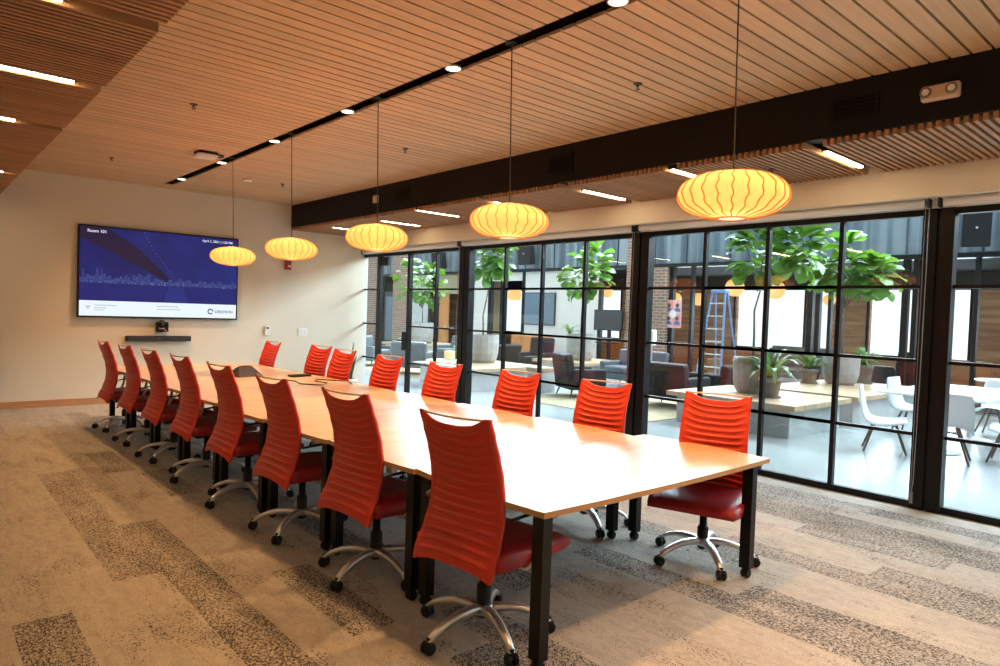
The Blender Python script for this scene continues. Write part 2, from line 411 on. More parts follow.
MB().rbox(-.03, 10.80, 2.40, .03, 11.035, 2.56, .006).build('patch_fitting', M['black'], d)
MB().rbox(-.03, 10.80, .012, .03, 11.035, .11, .006).build('patch_fitting', M['black'], d)
lk = MB().rbox(-.035, 10.142, .86, .035, 10.27, 1.20, .01).build('lock_case', M['black'], d)
MB().tube([(-.03, 10.22, 1.04), (-.085, 10.22, 1.04), (-.085, 10.36, 1.04)], .012, 8).build('handle', M['black'], lk)

# roller shades over the glass, with brackets and chains
SH = [(8.50, 11.50), (5.08, 8.44), (1.95, 5.02), (-1.05, 1.87)]
for i, (a, b) in enumerate(SH):
    t = thing('roller_shade', 'rolled-up white shade above the glass wall, %s the TV wall' % ORD[i], 'roller shade', (6.585, a, 2.665), 0, 'roller shades over the glass wall')
    MB().cyl((0, .03, 0), (0, b-a-.03, 0), .038, 20).build('fabric_roll', M['white'], t, smooth=True)
    for yy in (0, b-a):
        MB().box(-.040, yy-.006, -.042, .05, yy+.006, .035).build('bracket', M['charcoal'], t)
    MB().tube([(.01, .0, -.04), (.0, .0, -1.2), (-.005, .01, -2.42), (.0, .025, -2.52), (.01, .03, -2.42), (.012, .03, -1.2), (.012, .03, -.04)], .004, 6).build('chain', M['steel'], t)
    MB().box(-.012, .006, -2.60, .012, .032, -2.50).build('chain_weight', M['steel'], t)

# ================================================================== CEILING AND WALL DEVICES
def sprinkler(x, y, z, label):
    t = thing('sprinkler', label, 'sprinkler', (x, y, z), 0, 'ceiling sprinklers'); t.scale = (.8, .8, .62)
    MB().lathe([(.012,.0),(.042,-.002),(.042,-.012),(.014,-.014)], 16).build('escutcheon', M['charcoal'], t)
    MB().cyl((0,0,-.012), (0,0,-.045), .009, 10).build('body', M['charcoal'], t)
    MB().tube([(-.012,0,-.035),(-.018,0,-.055),(0,0,-.072)], .004, 6).tube([(.012,0,-.035),(.018,0,-.055),(0,0,-.072)], .004, 6).build('frame', M['charcoal'], t)
    MB().lathe([(.004,-.072),(.022,-.074),(.022,-.077),(.004,-.077)], 12).build('deflector', M['charcoal'], t)
sprinkler(1.95, 6.50, ZC, 'small dark sprinkler on the slat ceiling between aisle soffit and slot, above mid table')
sprinkler(1.95, 9.74, ZC, 'small dark sprinkler on the slat ceiling above the left of the television')
sprinkler(4.18, 9.70, ZC, 'small dark sprinkler on the slat ceiling between slot and beam, near the TV wall')
sprinkler(4.20, 3.26, ZC, 'small dark sprinkler on the slat ceiling between slot and beam, farthest from the TV wall')
sprinkler(4.17, 6.42, ZC, 'small dark sprinkler on the slat ceiling between slot and beam, halfway along')
sprinkler(.05, 7.1, ZS, 'small dark sprinkler hanging from the aisle soffit')
sprinkler(5.75, 2.95, ZS, 'small dark sprinkler in the soffit by the glass wall, next to the emergency light end')
sprinkler(5.85, 7.2, ZS, 'small dark sprinkler in the soffit by the glass wall, halfway along')
sprinkler(5.75, 9.8, ZS, 'small dark sprinkler in the soffit by the glass wall, near the TV wall')
t = thing('access_point', 'flat white ceiling access point on a black plate by the slot', 'wifi router', (2.68, 8.45, ZC))
MB().rbox(-.10, -.10, -.03, .12, .12, 0, .01).build('mount_plate', M['blackmatte'], t)
MB().rbox(-.115, -.115, -.07, .115, .115, -.03, .02).build('cover', M['white'], t)
MB().tube([(.14+.07*math.cos(a), .07*math.sin(a), -.02) for a in [i*math.pi/8 for i in range(16)]], .008, 6, closed=True).build('cable_loop', M['blackmatte'], t)
t = thing('smoke_detector', 'small round white disc on the slat ceiling right of the slot', 'smoke detector', (3.68, 9.76, ZC))
MB().lathe([(.055, 0), (.065, -.012), (.06, -.03), (.03, -.036)], 20).build('cover', M['white'], t, smooth=True)
MB().lathe([(.03, -.036), (.03, -.04), (.012, -.041)], 16).build('sensor', M['offwhite'], t)
t = thing('emergency_light', 'beige emergency light with two round lamps on the dark beam', 'emergency light', (5.2, 1.50, 3.17))
MB().rbox(-.06, -.115, -.052, 0, .115, .052, .02).build('case', M['offwhite'], t, smooth=False)
for yy in (-.072, .078):
    h = MB().lathe([(.034, 0), (.036, .012), (.028, .016)], 20).xf(Matrix.Translation((-.06, yy, .004)) @ Matrix.Rotation(R(-90), 4, 'Y')).build('lamp_head', M['clay'], t)
    MB().lathe([(.022, 0), (.02, .004)], 16).xf(Matrix.Translation((-.076, yy, .004)) @ Matrix.Rotation(R(-90), 4, 'Y')).build('lens', M['white'], h)
def vent(y, w, h, label):
    t = thing('air_vent', label, 'air vent', (5.2, y, 3.19), 0, 'vents in the beam')
    MB().box(-.004, -w/2, -h/2, 0, w/2, h/2).build('backing', M['plenum'], t)
    b = .02
    MB().box(-.014, -w/2-b, -h/2-b, 0, w/2+b, -h/2).box(-.014, -w/2-b, h/2, 0, w/2+b, h/2+b).box(-.014, -w/2-b, -h/2, 0, -w/2, h/2).box(-.014, w/2, -h/2, 0, w/2+b, h/2).build('frame', M['beam'], t)
    n = int(h/.028)
    for i in range(n):
        z = -h/2+(i+.5)*h/n; MB().box(-.010, -w/2, z-.004, -.004, w/2, z+.004).build('louvre', M['beam'], t)
vent(2.05, .28, .13, 'black grille vent in the dark beam next to the emergency light')
vent(5.0, .30, .16, 'black grille vent in the middle of the dark beam')
vent(8.05, .34, .16, 'black grille vent in the dark beam, nearest the TV wall')
t = thing('beam_strobe', 'small beige square strobe on the dark beam', 'strobe', (5.2, 8.72, 3.20))
MB().rbox(-.045, -.055, -.055, 0, .055, .055, .012).build('case', M['offwhite'], t)
MB().lathe([(.03, 0), (.026, .012), (.012, .016)], 16).xf(Matrix.Translation((-.045, 0, 0)) @ Matrix.Rotation(R(-90), 4, 'Y')).build('lens', M['bronze'], t)
t = thing('fire_strobe', 'small red fire alarm strobe on the TV wall under a pendant', 'fire alarm', (5.15, Y1, 2.32))
MB().rbox(-.058, -.05, -.085, .058, 0, .085, .01).build('case', mat('alarm_red', (.30, .012, .012), .4), t)
MB().rbox(-.005, -.062, -.04, .04, -.05, -.005, .004).build('lens', M['white'], t)
t = thing('thermostat', 'small white wall thermostat with a dark display', 'thermostat', (4.80, Y1, 1.14))
MB().rbox(-.045, -.03, -.08, .045, 0, .08, .008).build('case', M['white'], t)
MB().box(-.02, -.032, .03, .03, -.03, .06).build('display', M['charcoal'], t)
t = thing('switch_plate', 'ivory wall plate with three light switches', 'light switch', (5.47, Y1, 1.12))
MB().rbox(-.09, -.008, -.07, .09, 0, .07, .003).build('plate', M['white'], t)
for xx in (-.05, 0, .05): MB().rbox(xx-.017, -.014, -.036, xx+.017, -.008, .036, .002).build('switch', M['white'], t)

# ================================================================== TELEVISION WALL
t = thing('television', 'large wall-mounted television showing a bridge and night skyline', 'television', (3.075, Y1, 2.005))
TW, TH = 2.345, 1.375
MB().box(-.5, -.03, -.35, .5, 0, .35).build('wall_mount', M['blackmatte'], t)
MB().rbox(-TW/2, -.075, -TH/2, TW/2, -.03, TH/2, .006).build('housing', M['blackmatte'], t)
def em(name, c, s=1.0): return mat(name, (0, 0, 0), .4, spec=.2, emit=c, es=s)
def scr_sky():
    m = em('screen_night_sky', (.02, .02, .14)); n = N(m)
    n.l(n.ramp(n.noise(n.vec((1.3, 1.3, 1.3), False), 1, 2), [(.35, (.016, .016, .105)), (.65, (.022, .028, .185))]), n.b.inputs['Emission Color']); return m
SW, SH_ = TW-.05, TH-.05
def sp(u, v): return (-SW/2+u*SW, -SH_/2+v*SH_)
def flat(poly, depth, name, m, parent):
    return MB().add([(*[sp(u, v)[0]], -.0755-depth, sp(u, v)[1]) for u, v in poly], [tuple(range(len(poly)))]).build(name, m, parent)
scr = flat([(0,0),(1,0),(1,1),(0,1)], 0, 'screen', scr_sky(), t)
flat([(0,.172),(1,.172),(1,.375),(0,.385)], .001, 'water', em('screen_water', (.020, .022, .16)), scr)
flat([(.50,.172),(.66,.172),(.63,.37),(.54,.37)], .0013, 'water_glint', em('screen_glint', (.026, .034, .20)), scr)
flat([(0,0),(1,0),(1,.172),(0,.172)], .0016, 'caption_bar', em('screen_white', (.86, .95, 1), 1.0), scr)
flat([(0,1),(.155,1),(.35,.775),(.485,.555),(.575,.40),(.553,.38),(.41,.524),(.225,.694),(0,.875)], .002, 'bridge_deck', em('screen_bridge', (.026, .015, .042)), scr)
flat([(.545,.42),(.585,.42),(.588,.365),(.55,.365)], .0022, 'bridge_tower', em('screen_tower', (.02, .013, .05)), scr)
sk = MB(); lt = MB()
def srect(mb, u0, v0, u1, v1, dp):
    a = sp(u0, v0); b = sp(u1, v1); mb.add([(a[0], -.0755-dp, a[1]), (b[0], -.0755-dp, a[1]), (b[0], -.0755-dp, b[1]), (a[0], -.0755-dp, b[1])], [(0,1,2,3)])
u = 0.0
while u < .995:
    w = rnd.uniform(.008, .022); tall = (.16 if u < .14 else .12 if u < .5 else .075)
    h = rnd.uniform(.025, tall); u1 = min(u+w, 1)
    srect(sk, u, .375, u1, .385+h, .003)
    for q in range(5):
        a = u+rnd.random()*w*.8; b = .385+rnd.random()*h
        srect(lt, a, b, min(a+.003, 1), b+.006, .0033)
    u = u1
sk.build('skyline', em('screen_skyline', (.036, .046, .20)), scr)
for q in range(70):
    a = rnd.random()*.99; srect(lt, a, .374+rnd.random()*.012, a+.006, .384+rnd.random()*.006, .0033)
for q in range(14):
    f = q/13; a = .375+.19*f; b = .985-.50*f**.8; srect(lt, a, b, a+.004, b+.008, .0033)
o = lt.build('city_lights', em('screen_lights', (.16, .20, .42)), scr); o['kind'] = 'stuff'
def text(s, size, u, v, m, parent, depth=.004, align='LEFT'):
    cu = bpy.data.curves.new('txt', 'FONT'); cu.body = s; cu.size = size; cu.offset = size*.02; cu.align_x = align; cu.align_y = 'CENTER'
    o = bpy.data.objects.new('txt', cu); COL.objects.link(o)
    bpy.context.view_layer.update()
    me = bpy.data.meshes.new_from_object(o.evaluated_get(bpy.context.evaluated_depsgraph_get()))
    bpy.data.objects.remove(o); me.materials.clear(); me.materials.append(m)
    a = sp(u, v); return link('lettering', me, parent, (a[0], -.0755-depth, a[1]), (R(90), 0, 0))
wt = em('screen_text_white', (.8, .85, 1)); bt = em('screen_text_blue', (.02, .07, .16)); gt = em('screen_text_grey', (.55, .64, .70))
text('Room 101', .06, .04, .953, wt, scr); text('April 1, 2021 | 1:50 PM', .052, .965, .955, wt, scr, align='RIGHT')
text('CRESTRON', .058, .976, .078, bt, scr, align='RIGHT')
lg = [(.818+.021*math.cos(a)*1.0, .08+.036*math.sin(a)) for a in [i*2*math.pi/20 for i in range(20)]]
li = [(.818+.013*math.cos(a), .08+.022*math.sin(a)) for a in [i*2*math.pi/20 for i in range(20)]]
V = [(sp(*p)[0], -.0797, sp(*p)[1]) for p in lg+li]
MB().add(V, [(i, (i+1) % 20, 20+(i+1) % 20, 20+i) for i in range(18)]).build('logo_ring', bt, scr)
flat([(.03,.115),(.068,.115),(.049,.07)], .004, 'wifi_mark', gt, scr)
for (a, b, w) in [(.085,.115,.13),(.085,.085,.07),(.085,.06,.06),(.46,.12,.14),(.46,.085,.15)]:
    flat([(a,b),(a+w,b),(a+w,b+.012),(a,b+.012)], .004, 'caption_line', gt, scr)
t = thing('conference_camera', 'black swivelling conference camera between television and soundbar', 'camera', (3.06, Y1, 1.115))
MB().box(-.05, -.16, -.01, .05, 0, .0).build('shelf', M['blackmatte'], t)
MB().rbox(-.085, -.17, 0, .085, -.03, .035, .012).build('base', M['blackmatte'], t)
MB().rbox(-.085, -.15, .03, -.05, -.05, .15, .012).rbox(.05, -.15, .03, .085, -.05, .15, .012).build('yoke', M['blackmatte'], t)
h = MB().sphere((0, -.10, .115), .062, 18, 12).build('head', M['blackmatte'], t, smooth=True)
MB().lathe([(.03, 0), (.028, .012), (.012, .014)], 16).xf(Matrix.Translation((0, -.155, .105)) @ Matrix.Rotation(R(90), 4, 'X')).build('lens', M['screenoff'], h)
MB().box(.02, -.172, .008, .04, -.17, .022).build('indicator', em('camera_led', (1, .15, .1), 1.2), t)
t = thing('soundbar', 'long black soundbar on the wall below the television', 'soundbar', (3.03, Y1, 1.0))
MB().rbox(-.475, -.10, -.042, .475, -.01, .042, .008).build('body', M['blackmatte'], t)
MB().box(-.40, -.01, -.03, .40, 0, .03).build('wall_bracket', M['black'], t)
MB().box(-.45, -.103, -.034, .45, -.10, .034).build('grille', M['charcoal'], t)
MB().cyl((.0, -.1035, 0), (.0, -.105, 0), .006, 8).build('badge', M['silver'], t)
# console at the far left
t = thing('console_table', 'edge of a dark console table against the TV wall', 'table', (.345, 11.38, 0))
MB().rbox(-.60, -.25, .80, .60, .25, .85, .006).build('top', M['black'], t)
for sx in (-.55, .34):
    for sy in (-.22, .18): MB().box(sx, sy, 0, sx+.04, sy+.04, .80).build('leg', M['black'], t)

# ================================================================== TABLES
def arc_edge(a, b, sag, n=8):
    a = Vector(a); b = Vector(b); d = b-a; nrm = Vector((d.y, -d.x)).normalized()
    return [tuple(a+d*(i/n)+nrm*(sag*4*(i/n)*(1-i/n))) for i in range(n)]
PITCH = .972
ctr = MB().lathe([(.012, 0)], 8)
def caster_mb(r=.028, w=.016):
    m = MB()
    for s in (-1, 1): m.lathe([(r*.6, -w/2), (r, -w/2+.003), (r, w/2-.003), (r*.6, w/2)], 14).v
    return m
def table_caster(parent, x, y):
    m = MB()
    for s in (-1, 1):
        w = MB().lathe([(.012, -.010), (.024, -.010), (.028, -.006), (.028, .006), (.024, .010), (.012, .010)], 14).xf(Matrix.Translation((x, y+s*.014, .028)) @ Matrix.Rotation(R(90), 4, 'X'))
        m.add(w.v, w.f)
    m.box(x-.008, y-.006, .03, x+.008, y+.006, .07)
    return m.build('caster', M['blackmatte'], parent)
for i in range(8):
    yc = 2.02+PITCH*(i+.5); xc = (3.085, 3.015, 2.98, 2.945, 2.92, 2.91, 2.895, 2.87)[i]; hw = (1.035, .985, .97, .96, .95, .95, .945, .94)[i]; hd = PITCH/2
    t = thing('conference_table', 'flip-top wood veneer table section on black posts, %s the TV wall' % ORD[7-i], 'table', (xc, yc, 0), 0, 'conference table sections')
    o_ = .03
    poly = arc_edge((-hw+o_, -hd+.003), (hw-o_, -hd+.003), .022 if i == 0 else .0)+arc_edge((hw-o_, -hd+.003), (hw-o_, hd-.003), o_)+arc_edge((hw-o_, hd-.003), (-hw+o_, hd-.003), 0)+arc_edge((-hw+o_, hd-.003), (-hw+o_, -hd+.003), o_)
    tp = MB().prism(poly, .7385, .74).build('tabletop', M['top'], t)
    MB().prism(poly, .712, .7385).build('edge_band', M['topedge'], tp)
    for sx in (-1, 1):
        for sy in (-1, 1):
            lx, ly = (hw-.17 if sx > 0 else -hw+.075), sy*(hd-.055)
            MB().box(lx-.028, ly-.034, .062, lx+.028, ly+.034, .712).build('leg', M['black'], t)
            table_caster(t, lx, ly)
        MB().box(sx*.55-.02, -hd+.12, .66, sx*.55+.02, hd-.12, .705).build('side_rail', M['black'], t)
        MB().box(sx*(hw-.20)-.02, -.03, .60, sx*(hw-.20)+.02, .03, .712).build('flip_bracket', M['steel'], t)
    MB().box(-hw+.15, -.02, .655, hw-.15, .02, .70).build('cross_rail', M['black'], t)
# things on the table
t = thing('conference_phone', 'dark wedge-shaped conference phone near the TV end of the table', 'phone', (3.05, 8.02, .74), R(10)); t.scale = (.72, .72, .85)
MB().add([(-.22,-.2,0),(.22,-.2,0),(.22,.2,0),(-.22,.2,0),(-.13,-.02,.14),(.10,-.02,.14),(.10,.08,.11),(-.13,.08,.11)], [(0,3,2,1),(4,5,6,7),(0,1,5,4),(1,2,6,5),(2,3,7,6),(3,0,4,7)]).build('body', mottled('brown_grey_case', (.06, .045, .038), (.08, .06, .05), 9, .5), t)
MB().box(-.09, -.03, .141, .06, .06, .142).xf(Matrix.Rotation(R(0), 4, 'X')).build('keypad', M['charcoal'], t)
t = thing('table_microphone', 'flat black microphone pad beside the conference phone', 'microphone', (3.60, 7.72, .74), R(5))
MB().rbox(-.13, -.06, 0, .13, .06, .025, .01).build('body', M['blackmatte'], t)
MB().box(-.03, -.02, .025, .03, .02, .028).build('button', M['charcoal'], t)
c = MB().tube([(3.25, 7.50, .745), (3.32, 7.2, .745), (3.25, 6.95, .745), (3.40, 6.75, .745), (3.55, 6.9, .745), (3.52, 7.15, .745), (3.62, 7.3, .745), (3.85, 7.0, .745), (3.75, 6.7, .745)], .006, 6).build('loose_cable', M['charcoal']); tag(c, 'thin dark cable looped on the table beside the phone', 'cable')

# ================================================================== CHAIRS
def prof(z):
    P_ = [(.34, -.29), (.42, -.268), (.52, -.222), (.62, -.192), (.72, -.184), (.82, -.197), (.92, -.225), (1.02, -.262), (1.10, -.292), (1.2, -.33)]
    for (a, xa), (b, xb) in zip(P_, P_[1:]):
        if z <= b:
            f = (z-a)/(b-a); f = f*f*(3-2*f)*.5+f*.5; return xa+(xb-xa)*f
    return -.34
def make_back():
    nu, nv = 18, 176; V = []; F = []
    def half(v): return (.258-.034*v-.010*math.sin(math.pi*v))*(1 if v > .07 else .94+.06*math.sqrt(v/.07))
    for side in (0, 1):
        for j in range(nv+1):
            v = j/nv
            for i in range(nu+1):
                u = -1+2*i/nu; au = abs(u)
                zb = .365+.042*(1-au**2.4)+.02*max(0, au-.88)/.12*0; zt = 1.105-.05*(1-(au/.87)**3) if au < .87 else 1.105
                z = zb+(zt-zb)*v
                yy = u*half(v)*(1-.0*v)
                rim = max(0, (au-.86)/.14)
                th = .011+.010*min(1, rim*2)
                rib = 0
                if au < .84 and .06 < v < .945:
                    ph = (v*16) % 1; rib = (.0095 if ph < .34 else 0)*min(1, (.84-au)*12)
                x = prof(z)+.035*u*u
                x += (-1 if side == 0 else 1)*(th/2+rib)
                V.append((x, yy, z))
    o = (nu+1)*(nv+1); idx = lambda s, i, j: s*o+j*(nu+1)+i
    for j in range(nv):
        for i in range(nu):
            F.append((idx(0,i,j), idx(0,i,j+1), idx(0,i+1,j+1), idx(0,i+1,j)))
            F.append((idx(1,i,j), idx(1,i+1,j), idx(1,i+1,j+1), idx(1,i,j+1)))
    for j in range(nv):
        F.append((idx(0,0,j), idx(1,0,j), idx(1,0,j+1), idx(0,0,j+1))); F.append((idx(0,nu,j), idx(0,nu,j+1), idx(1,nu,j+1), idx(1,nu,j)))
    for i in range(nu):
        F.append((idx(0,i,0), idx(0,i+1,0), idx(1,i+1,0), idx(1,i,0))); F.append((idx(0,i,nv), idx(1,i,nv), idx(1,i+1,nv), idx(0,i+1,nv)))
    return MB().add(V, F)
def make_seat():
    nx, ny = 16, 14; V = []; F = []
    for side in (0, 1):
        for i in range(nx+1):
            f = i/nx; x = -.21+.565*f
            for j in range(ny+1):
                g = -1+2*j/ny
                w = .270+.018*min(1, f*3)-.02*max(0, f-.85)/.15
                e = min(1, (1-abs(g))*5)**.5; fr = min(1, (1-f)*6)**.5; bk = min(1, f*8)**.5
                top = .476+.024*e*fr*bk-.02*f*f-.03*max(0, f-.75)*4*0
                bot = .398+.012*(1-e*fr*bk)
                if f > .8: top -= .10*(f-.8)**1.5
                V.append((x, g*w, top if side else bot))
    o = (nx+1)*(ny+1); ix = lambda s, i, j: s*o+i*(ny+1)+j
    for i in range(nx):
        for j in range(ny):
            F.append((ix(1,i,j), ix(1,i+1,j), ix(1,i+1,j+1), ix(1,i,j+1))); F.append((ix(0,i,j), ix(0,i,j+1), ix(0,i+1,j+1), ix(0,i+1,j)))
    for i in range(nx):
        F.append((ix(0,i,0), ix(0,i+1,0), ix(1,i+1,0), ix(1,i,0))); F.append((ix(0,i,ny), ix(1,i,ny), ix(1,i+1,ny), ix(0,i+1,ny)))
    for j in range(ny):
        F.append((ix(0,0,j), ix(1,0,j), ix(1,0,j+1), ix(0,0,j+1))); F.append((ix(0,nx,j), ix(0,nx,j+1), ix(1,nx,j+1), ix(1,nx,j)))
    return MB().add(V, F)
CH = {'backrest': (make_back().mesh('backrest', M['red'], True), True), 'seat': (make_seat().mesh('seat', M['maroon'], True), True)}
CH['top_rod'] = (MB().tube([(prof(1.09)+.035*(u*u)-.012*(1-u*u), u*.215, 1.097) for u in [-1+i/5 for i in range(11)]], .006, 8).mesh('top_rod', M['bronze'], True), True)
def jbar(s):
    return MB().tube([(.0, s*.08, .388), (-.02, s*.20, .384), (-.02, s*.275, .388), (.0, s*.300, .42), (.035, s*.305, .48), (.06, s*.305, .55), (.07, s*.305, .64)], [.016]*7, 10, .7)
def armpad(s):
    return MB().tube([(-.15, s*.27, .640), (-.12, s*.295, .652), (-.06, s*.305, .658), (.06, s*.305, .656), (.10, s*.305, .64), (.115, s*.304, .60)], [.010, .012, .014, .014, .012, .009], 10, .6)
for q, s_ in (('l', 1), ('r', -1)):
    CH['bar_'+q] = (jbar(s_).mesh('arm_post', M['silver'], True), True); CH['pad_'+q] = (armpad(s_).mesh('armrest', M['blackmatte'], True), True)
CH['mech'] = (MB().rbox(-.12, -.07, .345, .12, .07, .405, .015).mesh('mechanism', M['blackmatte']), True)
CH['lever'] = (MB().tube([(.05, -.06, .37), (.06, -.18, .365), (.07, -.27, .372)], [.007, .007, .011], 8).mesh('lever', M['blackmatte'], True), True)
CH['lift'] = (MB().lathe([(.022, .08), (.03, .085), (.036, .12), (.036, .235), (.03, .24), (.024, .245), (.024, .35)], 16).mesh('gas_lift', M['blackmatte'], True), True)
def arm(a):
    n = 9; m = MB(); V = []; F = []
    for i in range(n):
        f = i/(n-1); r = .02+.325*f; zt = .150+.012*math.sin(math.pi*min(1, f*1.0))-.075*f**2.2
        w = .030-.011*f; h = .038-.014*f
        if f > .93: zt -= .012
        V += [(r, -w, zt-h), (r, w, zt-h), (r, w*.9, zt-.006), (r, w*.45, zt), (r, -w*.45, zt), (r, -w*.9, zt-.006)]
    for i in range(n-1):
        for k in range(6): F.append((i*6+k, i*6+(k+1) % 6, (i+1)*6+(k+1) % 6, (i+1)*6+k))
    F += [tuple(range(6))[::-1], tuple((n-1)*6+k for k in range(6))]
    return m.add(V, F)
CH['arm'] = (arm(0).mesh('base_arm', M['silver'], True), True)
cm = MB()
for s in (-1, 1):
    w = MB().lathe([(.012, -.011), (.026, -.011), (.030, -.006), (.030, .006), (.026, .011), (.012, .011)], 16).xf(Matrix.Translation((.336, s*.016, .030)) @ Matrix.Rotation(R(90), 4, 'X')); cm.add(w.v, w.f)
cm.lathe([(.011, .028), (.011, .075)], 10, (.336, 0, 0)); cm.rbox(.318, -.024, .036, .356, .024, .062, .008, 2)
CH['caster'] = (cm.mesh('caster', M['blackmatte']), True)
CH['hubc'] = (MB().lathe([(.045, .105), (.05, .115), (.05, .148), (.04, .155), (.025, .156)], 20).mesh('hub', M['silver'], True), True)
def chair(x, y, rz, dz, baserot, label, grp):
    t = thing('office_chair', label, 'chair', (x, y, 0), rz, grp)
    up = (0, 0, dz)
    link('backrest', CH['backrest'][0], t, up); link('seat', CH['seat'][0], t, up); link('top_rod', CH['top_rod'][0], t, up)
    [(link('arm_post', CH['bar_'+q][0], t, up), link('armrest', CH['pad_'+q][0], t, up)) for q in 'lr']
    link('mechanism', CH['mech'][0], t, up); link('lever', CH['lever'][0], t, up); link('gas_lift', CH['lift'][0], t, (0, 0, 0), scale=(1, 1, 1+dz/.35))
    b = link('hub', CH['hubc'][0], t)
    for k in range(5):
        a = baserot-rz+k*2*math.pi/5
        link('base_arm', CH['arm'][0], t, (0, 0, 0), (0, 0, a)); c_ = link('caster', CH['caster'][0], t, (0, 0, 0), (0, 0, a))
LC = [(2.17, 2.51, 9, 181, .018), (2.15, 3.50, 6, 199, .018), (2.14, 4.50, 3, 217, .006), (2.11, 5.44, 2, 195, .018), (2.095, 6.40, 2, 202, .018), (2.085, 7.37, 2, 222, .010), (2.075, 8.34, 2.5, 220, .0), (2.06, 9.32, 2, 222, -.01)]
RC = [(3.99, 2.41, 197, 160, -.015), (3.93, 3.40, 189, 170, -.020), (3.897, 4.37, 187, 205, -.025), (3.785, 5.33, 188, 200, -.024), (3.755, 6.32, 186, 210, -.020), (3.735, 7.30, 184.5, 220, -.016), (3.89, 8.21, 188, 200, -.022), (3.68, 9.30, 182, 190, -.03)]
for i, (x, y, a, b, dz) in enumerate(LC):
    chair(x, y, R(a), dz, R(b), 'red ribbed swivel chair on the aisle side of the table, %s the TV wall' % ORD[7-i], 'chairs on the aisle side')
for i, (x, y, a, b, dz) in enumerate(RC):
    chair(x, y, R(a), dz, R(b), 'red ribbed swivel chair on the glass side of the table, %s the TV wall' % ORD[7-i], 'chairs on the glass side')

# ================================================================== PENDANT LAMPS
def pend_prof():
    pr = []
    for i in range(21):
        f = i/20; a = math.pi*f
        z = -.112*math.cos(a); r = .27*math.sin(a)**.72 if 0 < f < 1 else 0
        pr.append((max(r, .075), z))
    return pr
PP = pend_prof()
PM = {'shade': MB().lathe(PP, 96, cap=False, rad=lambda k, n: 1-.012*(1-abs(math.sin(math.pi*k/4)))).mesh('shade', M['shade'], True)}
ribm = MB().tube([(r+.0015, .006*math.sin(i*1.7)*(r > .1), z) for i, (r, z) in enumerate(PP)], .0032, 5).mesh('shade_rib', M['rib'], True)
for i, (y, z) in enumerate([(8.64, 2.19), (6.925, 2.20), (5.18, 2.215), (3.456, 2.225), (1.79, 2.222)]):
    t = thing('pendant_lamp', 'glowing amber bubble pendant lamp, %s the TV wall' % ORD[i], 'pendant lamp', (3.1, y, z), 0, 'amber bubble pendants')
    link('shade', PM['shade'], t)
    for k in range(24): link('shade_rib', ribm, t, (0,0,0), (0, 0, 2*math.pi*k/24))
    MB().lathe([(.066, -.116), (.078, -.118), (.078, -.110), (.066, -.110)], 28, cap=False).build('bottom_ring', M['rib'], t)
    MB().lathe([(.002, -.1125), (.066, -.1125), (.066, -.1110), (.002, -.1110)], 24, cap=False).build('bottom_diffuser', M['diff'], t)
    MB().lathe([(.004, .122), (.05, .120), (.078, .112), (.078, .108), (.004, .108)], 24).build('top_cap', M['bronze'], t)
    MB().cyl((0, 0, .12), (-.03, 0, ZC-z+.07), .004, 6).build('cord', M['charcoal'], t)
    MB().lathe([(.045, ZC-z+.03), (.045, ZC-z+.075)], 16, (-.03, 0, 0)).build('canopy', M['blackmatte'], t)
    b = MB().sphere((0, 0, .02), .035, 12, 8, 1.2).build('bulb', mat('lamp_bulb', (.9, .85, .7), .4, emit=(1, .80, .5), es=6), t, smooth=True)
    L = bpy.data.lights.new('lamp_glow', 'POINT'); L.energy = 3.9; L.color = (1, .73, .42); L.shadow_soft_size = .06
    lo = bpy.data.objects.new('lamp_glow', L); COL.objects.link(lo); lo.parent = t; lo.location = (0, 0, -.06)
    MB().cyl((0, 0, .05), (0, 0, .11), .018, 10).build('socket', M['white'], t)

# ================================================================== PLANTS
def blade(L, w, droop, name, m, n=7, up=.9):
    V = []; F = []
    for i in range(n+1):
        f = i/n; ww = w*(math.sin(math.pi*min(1, .18+.82*f))**.7+.02) if f < 1 else .002
        x = L*f*(1-.25*droop*f); z = L*(up*f-droop*f*f)
        V += [(x, -ww/2, z+.15*ww), (x, 0, z), (x, ww/2, z+.15*ww)]
    for i in range(n): F += [(3*i, 3*i+1, 3*i+4, 3*i+3), (3*i+1, 3*i+2, 3*i+5, 3*i+4)]
    return MB().add(V, F).mesh(name, m, True)
def fig_leaf():
    out = [(0,.012),(.12,.035),(.25,.06),(.4,.075),(.5,.07),(.62,.095),(.78,.105),(.9,.085),(1,.01)]
    V = []; F = []
    for f, w in out:
        x = .30*f; z = .05*math.sin(f*2.4)-.07*f*f
        V += [(x, -w, z+.02+.008*math.sin(f*17)), (x, -w*.5, z+.012), (x, 0, z), (x, w*.5, z+.012), (x, w, z+.02-.008*math.sin(f*15))]
    for i in range(len(out)-1):
        for k in range(4): F.append((5*i+k, 5*i+k+1, 5*i+5+k+1, 5*i+5+k))
    return MB().add(V, F).mesh('leaf', M['ficus'], True)
LEAF = fig_leaf(); BL = blade(.42, .045, .85, 'leaf', M['spider']); BL2 = blade(.30, .07, .6, 'leaf', M['spider'])
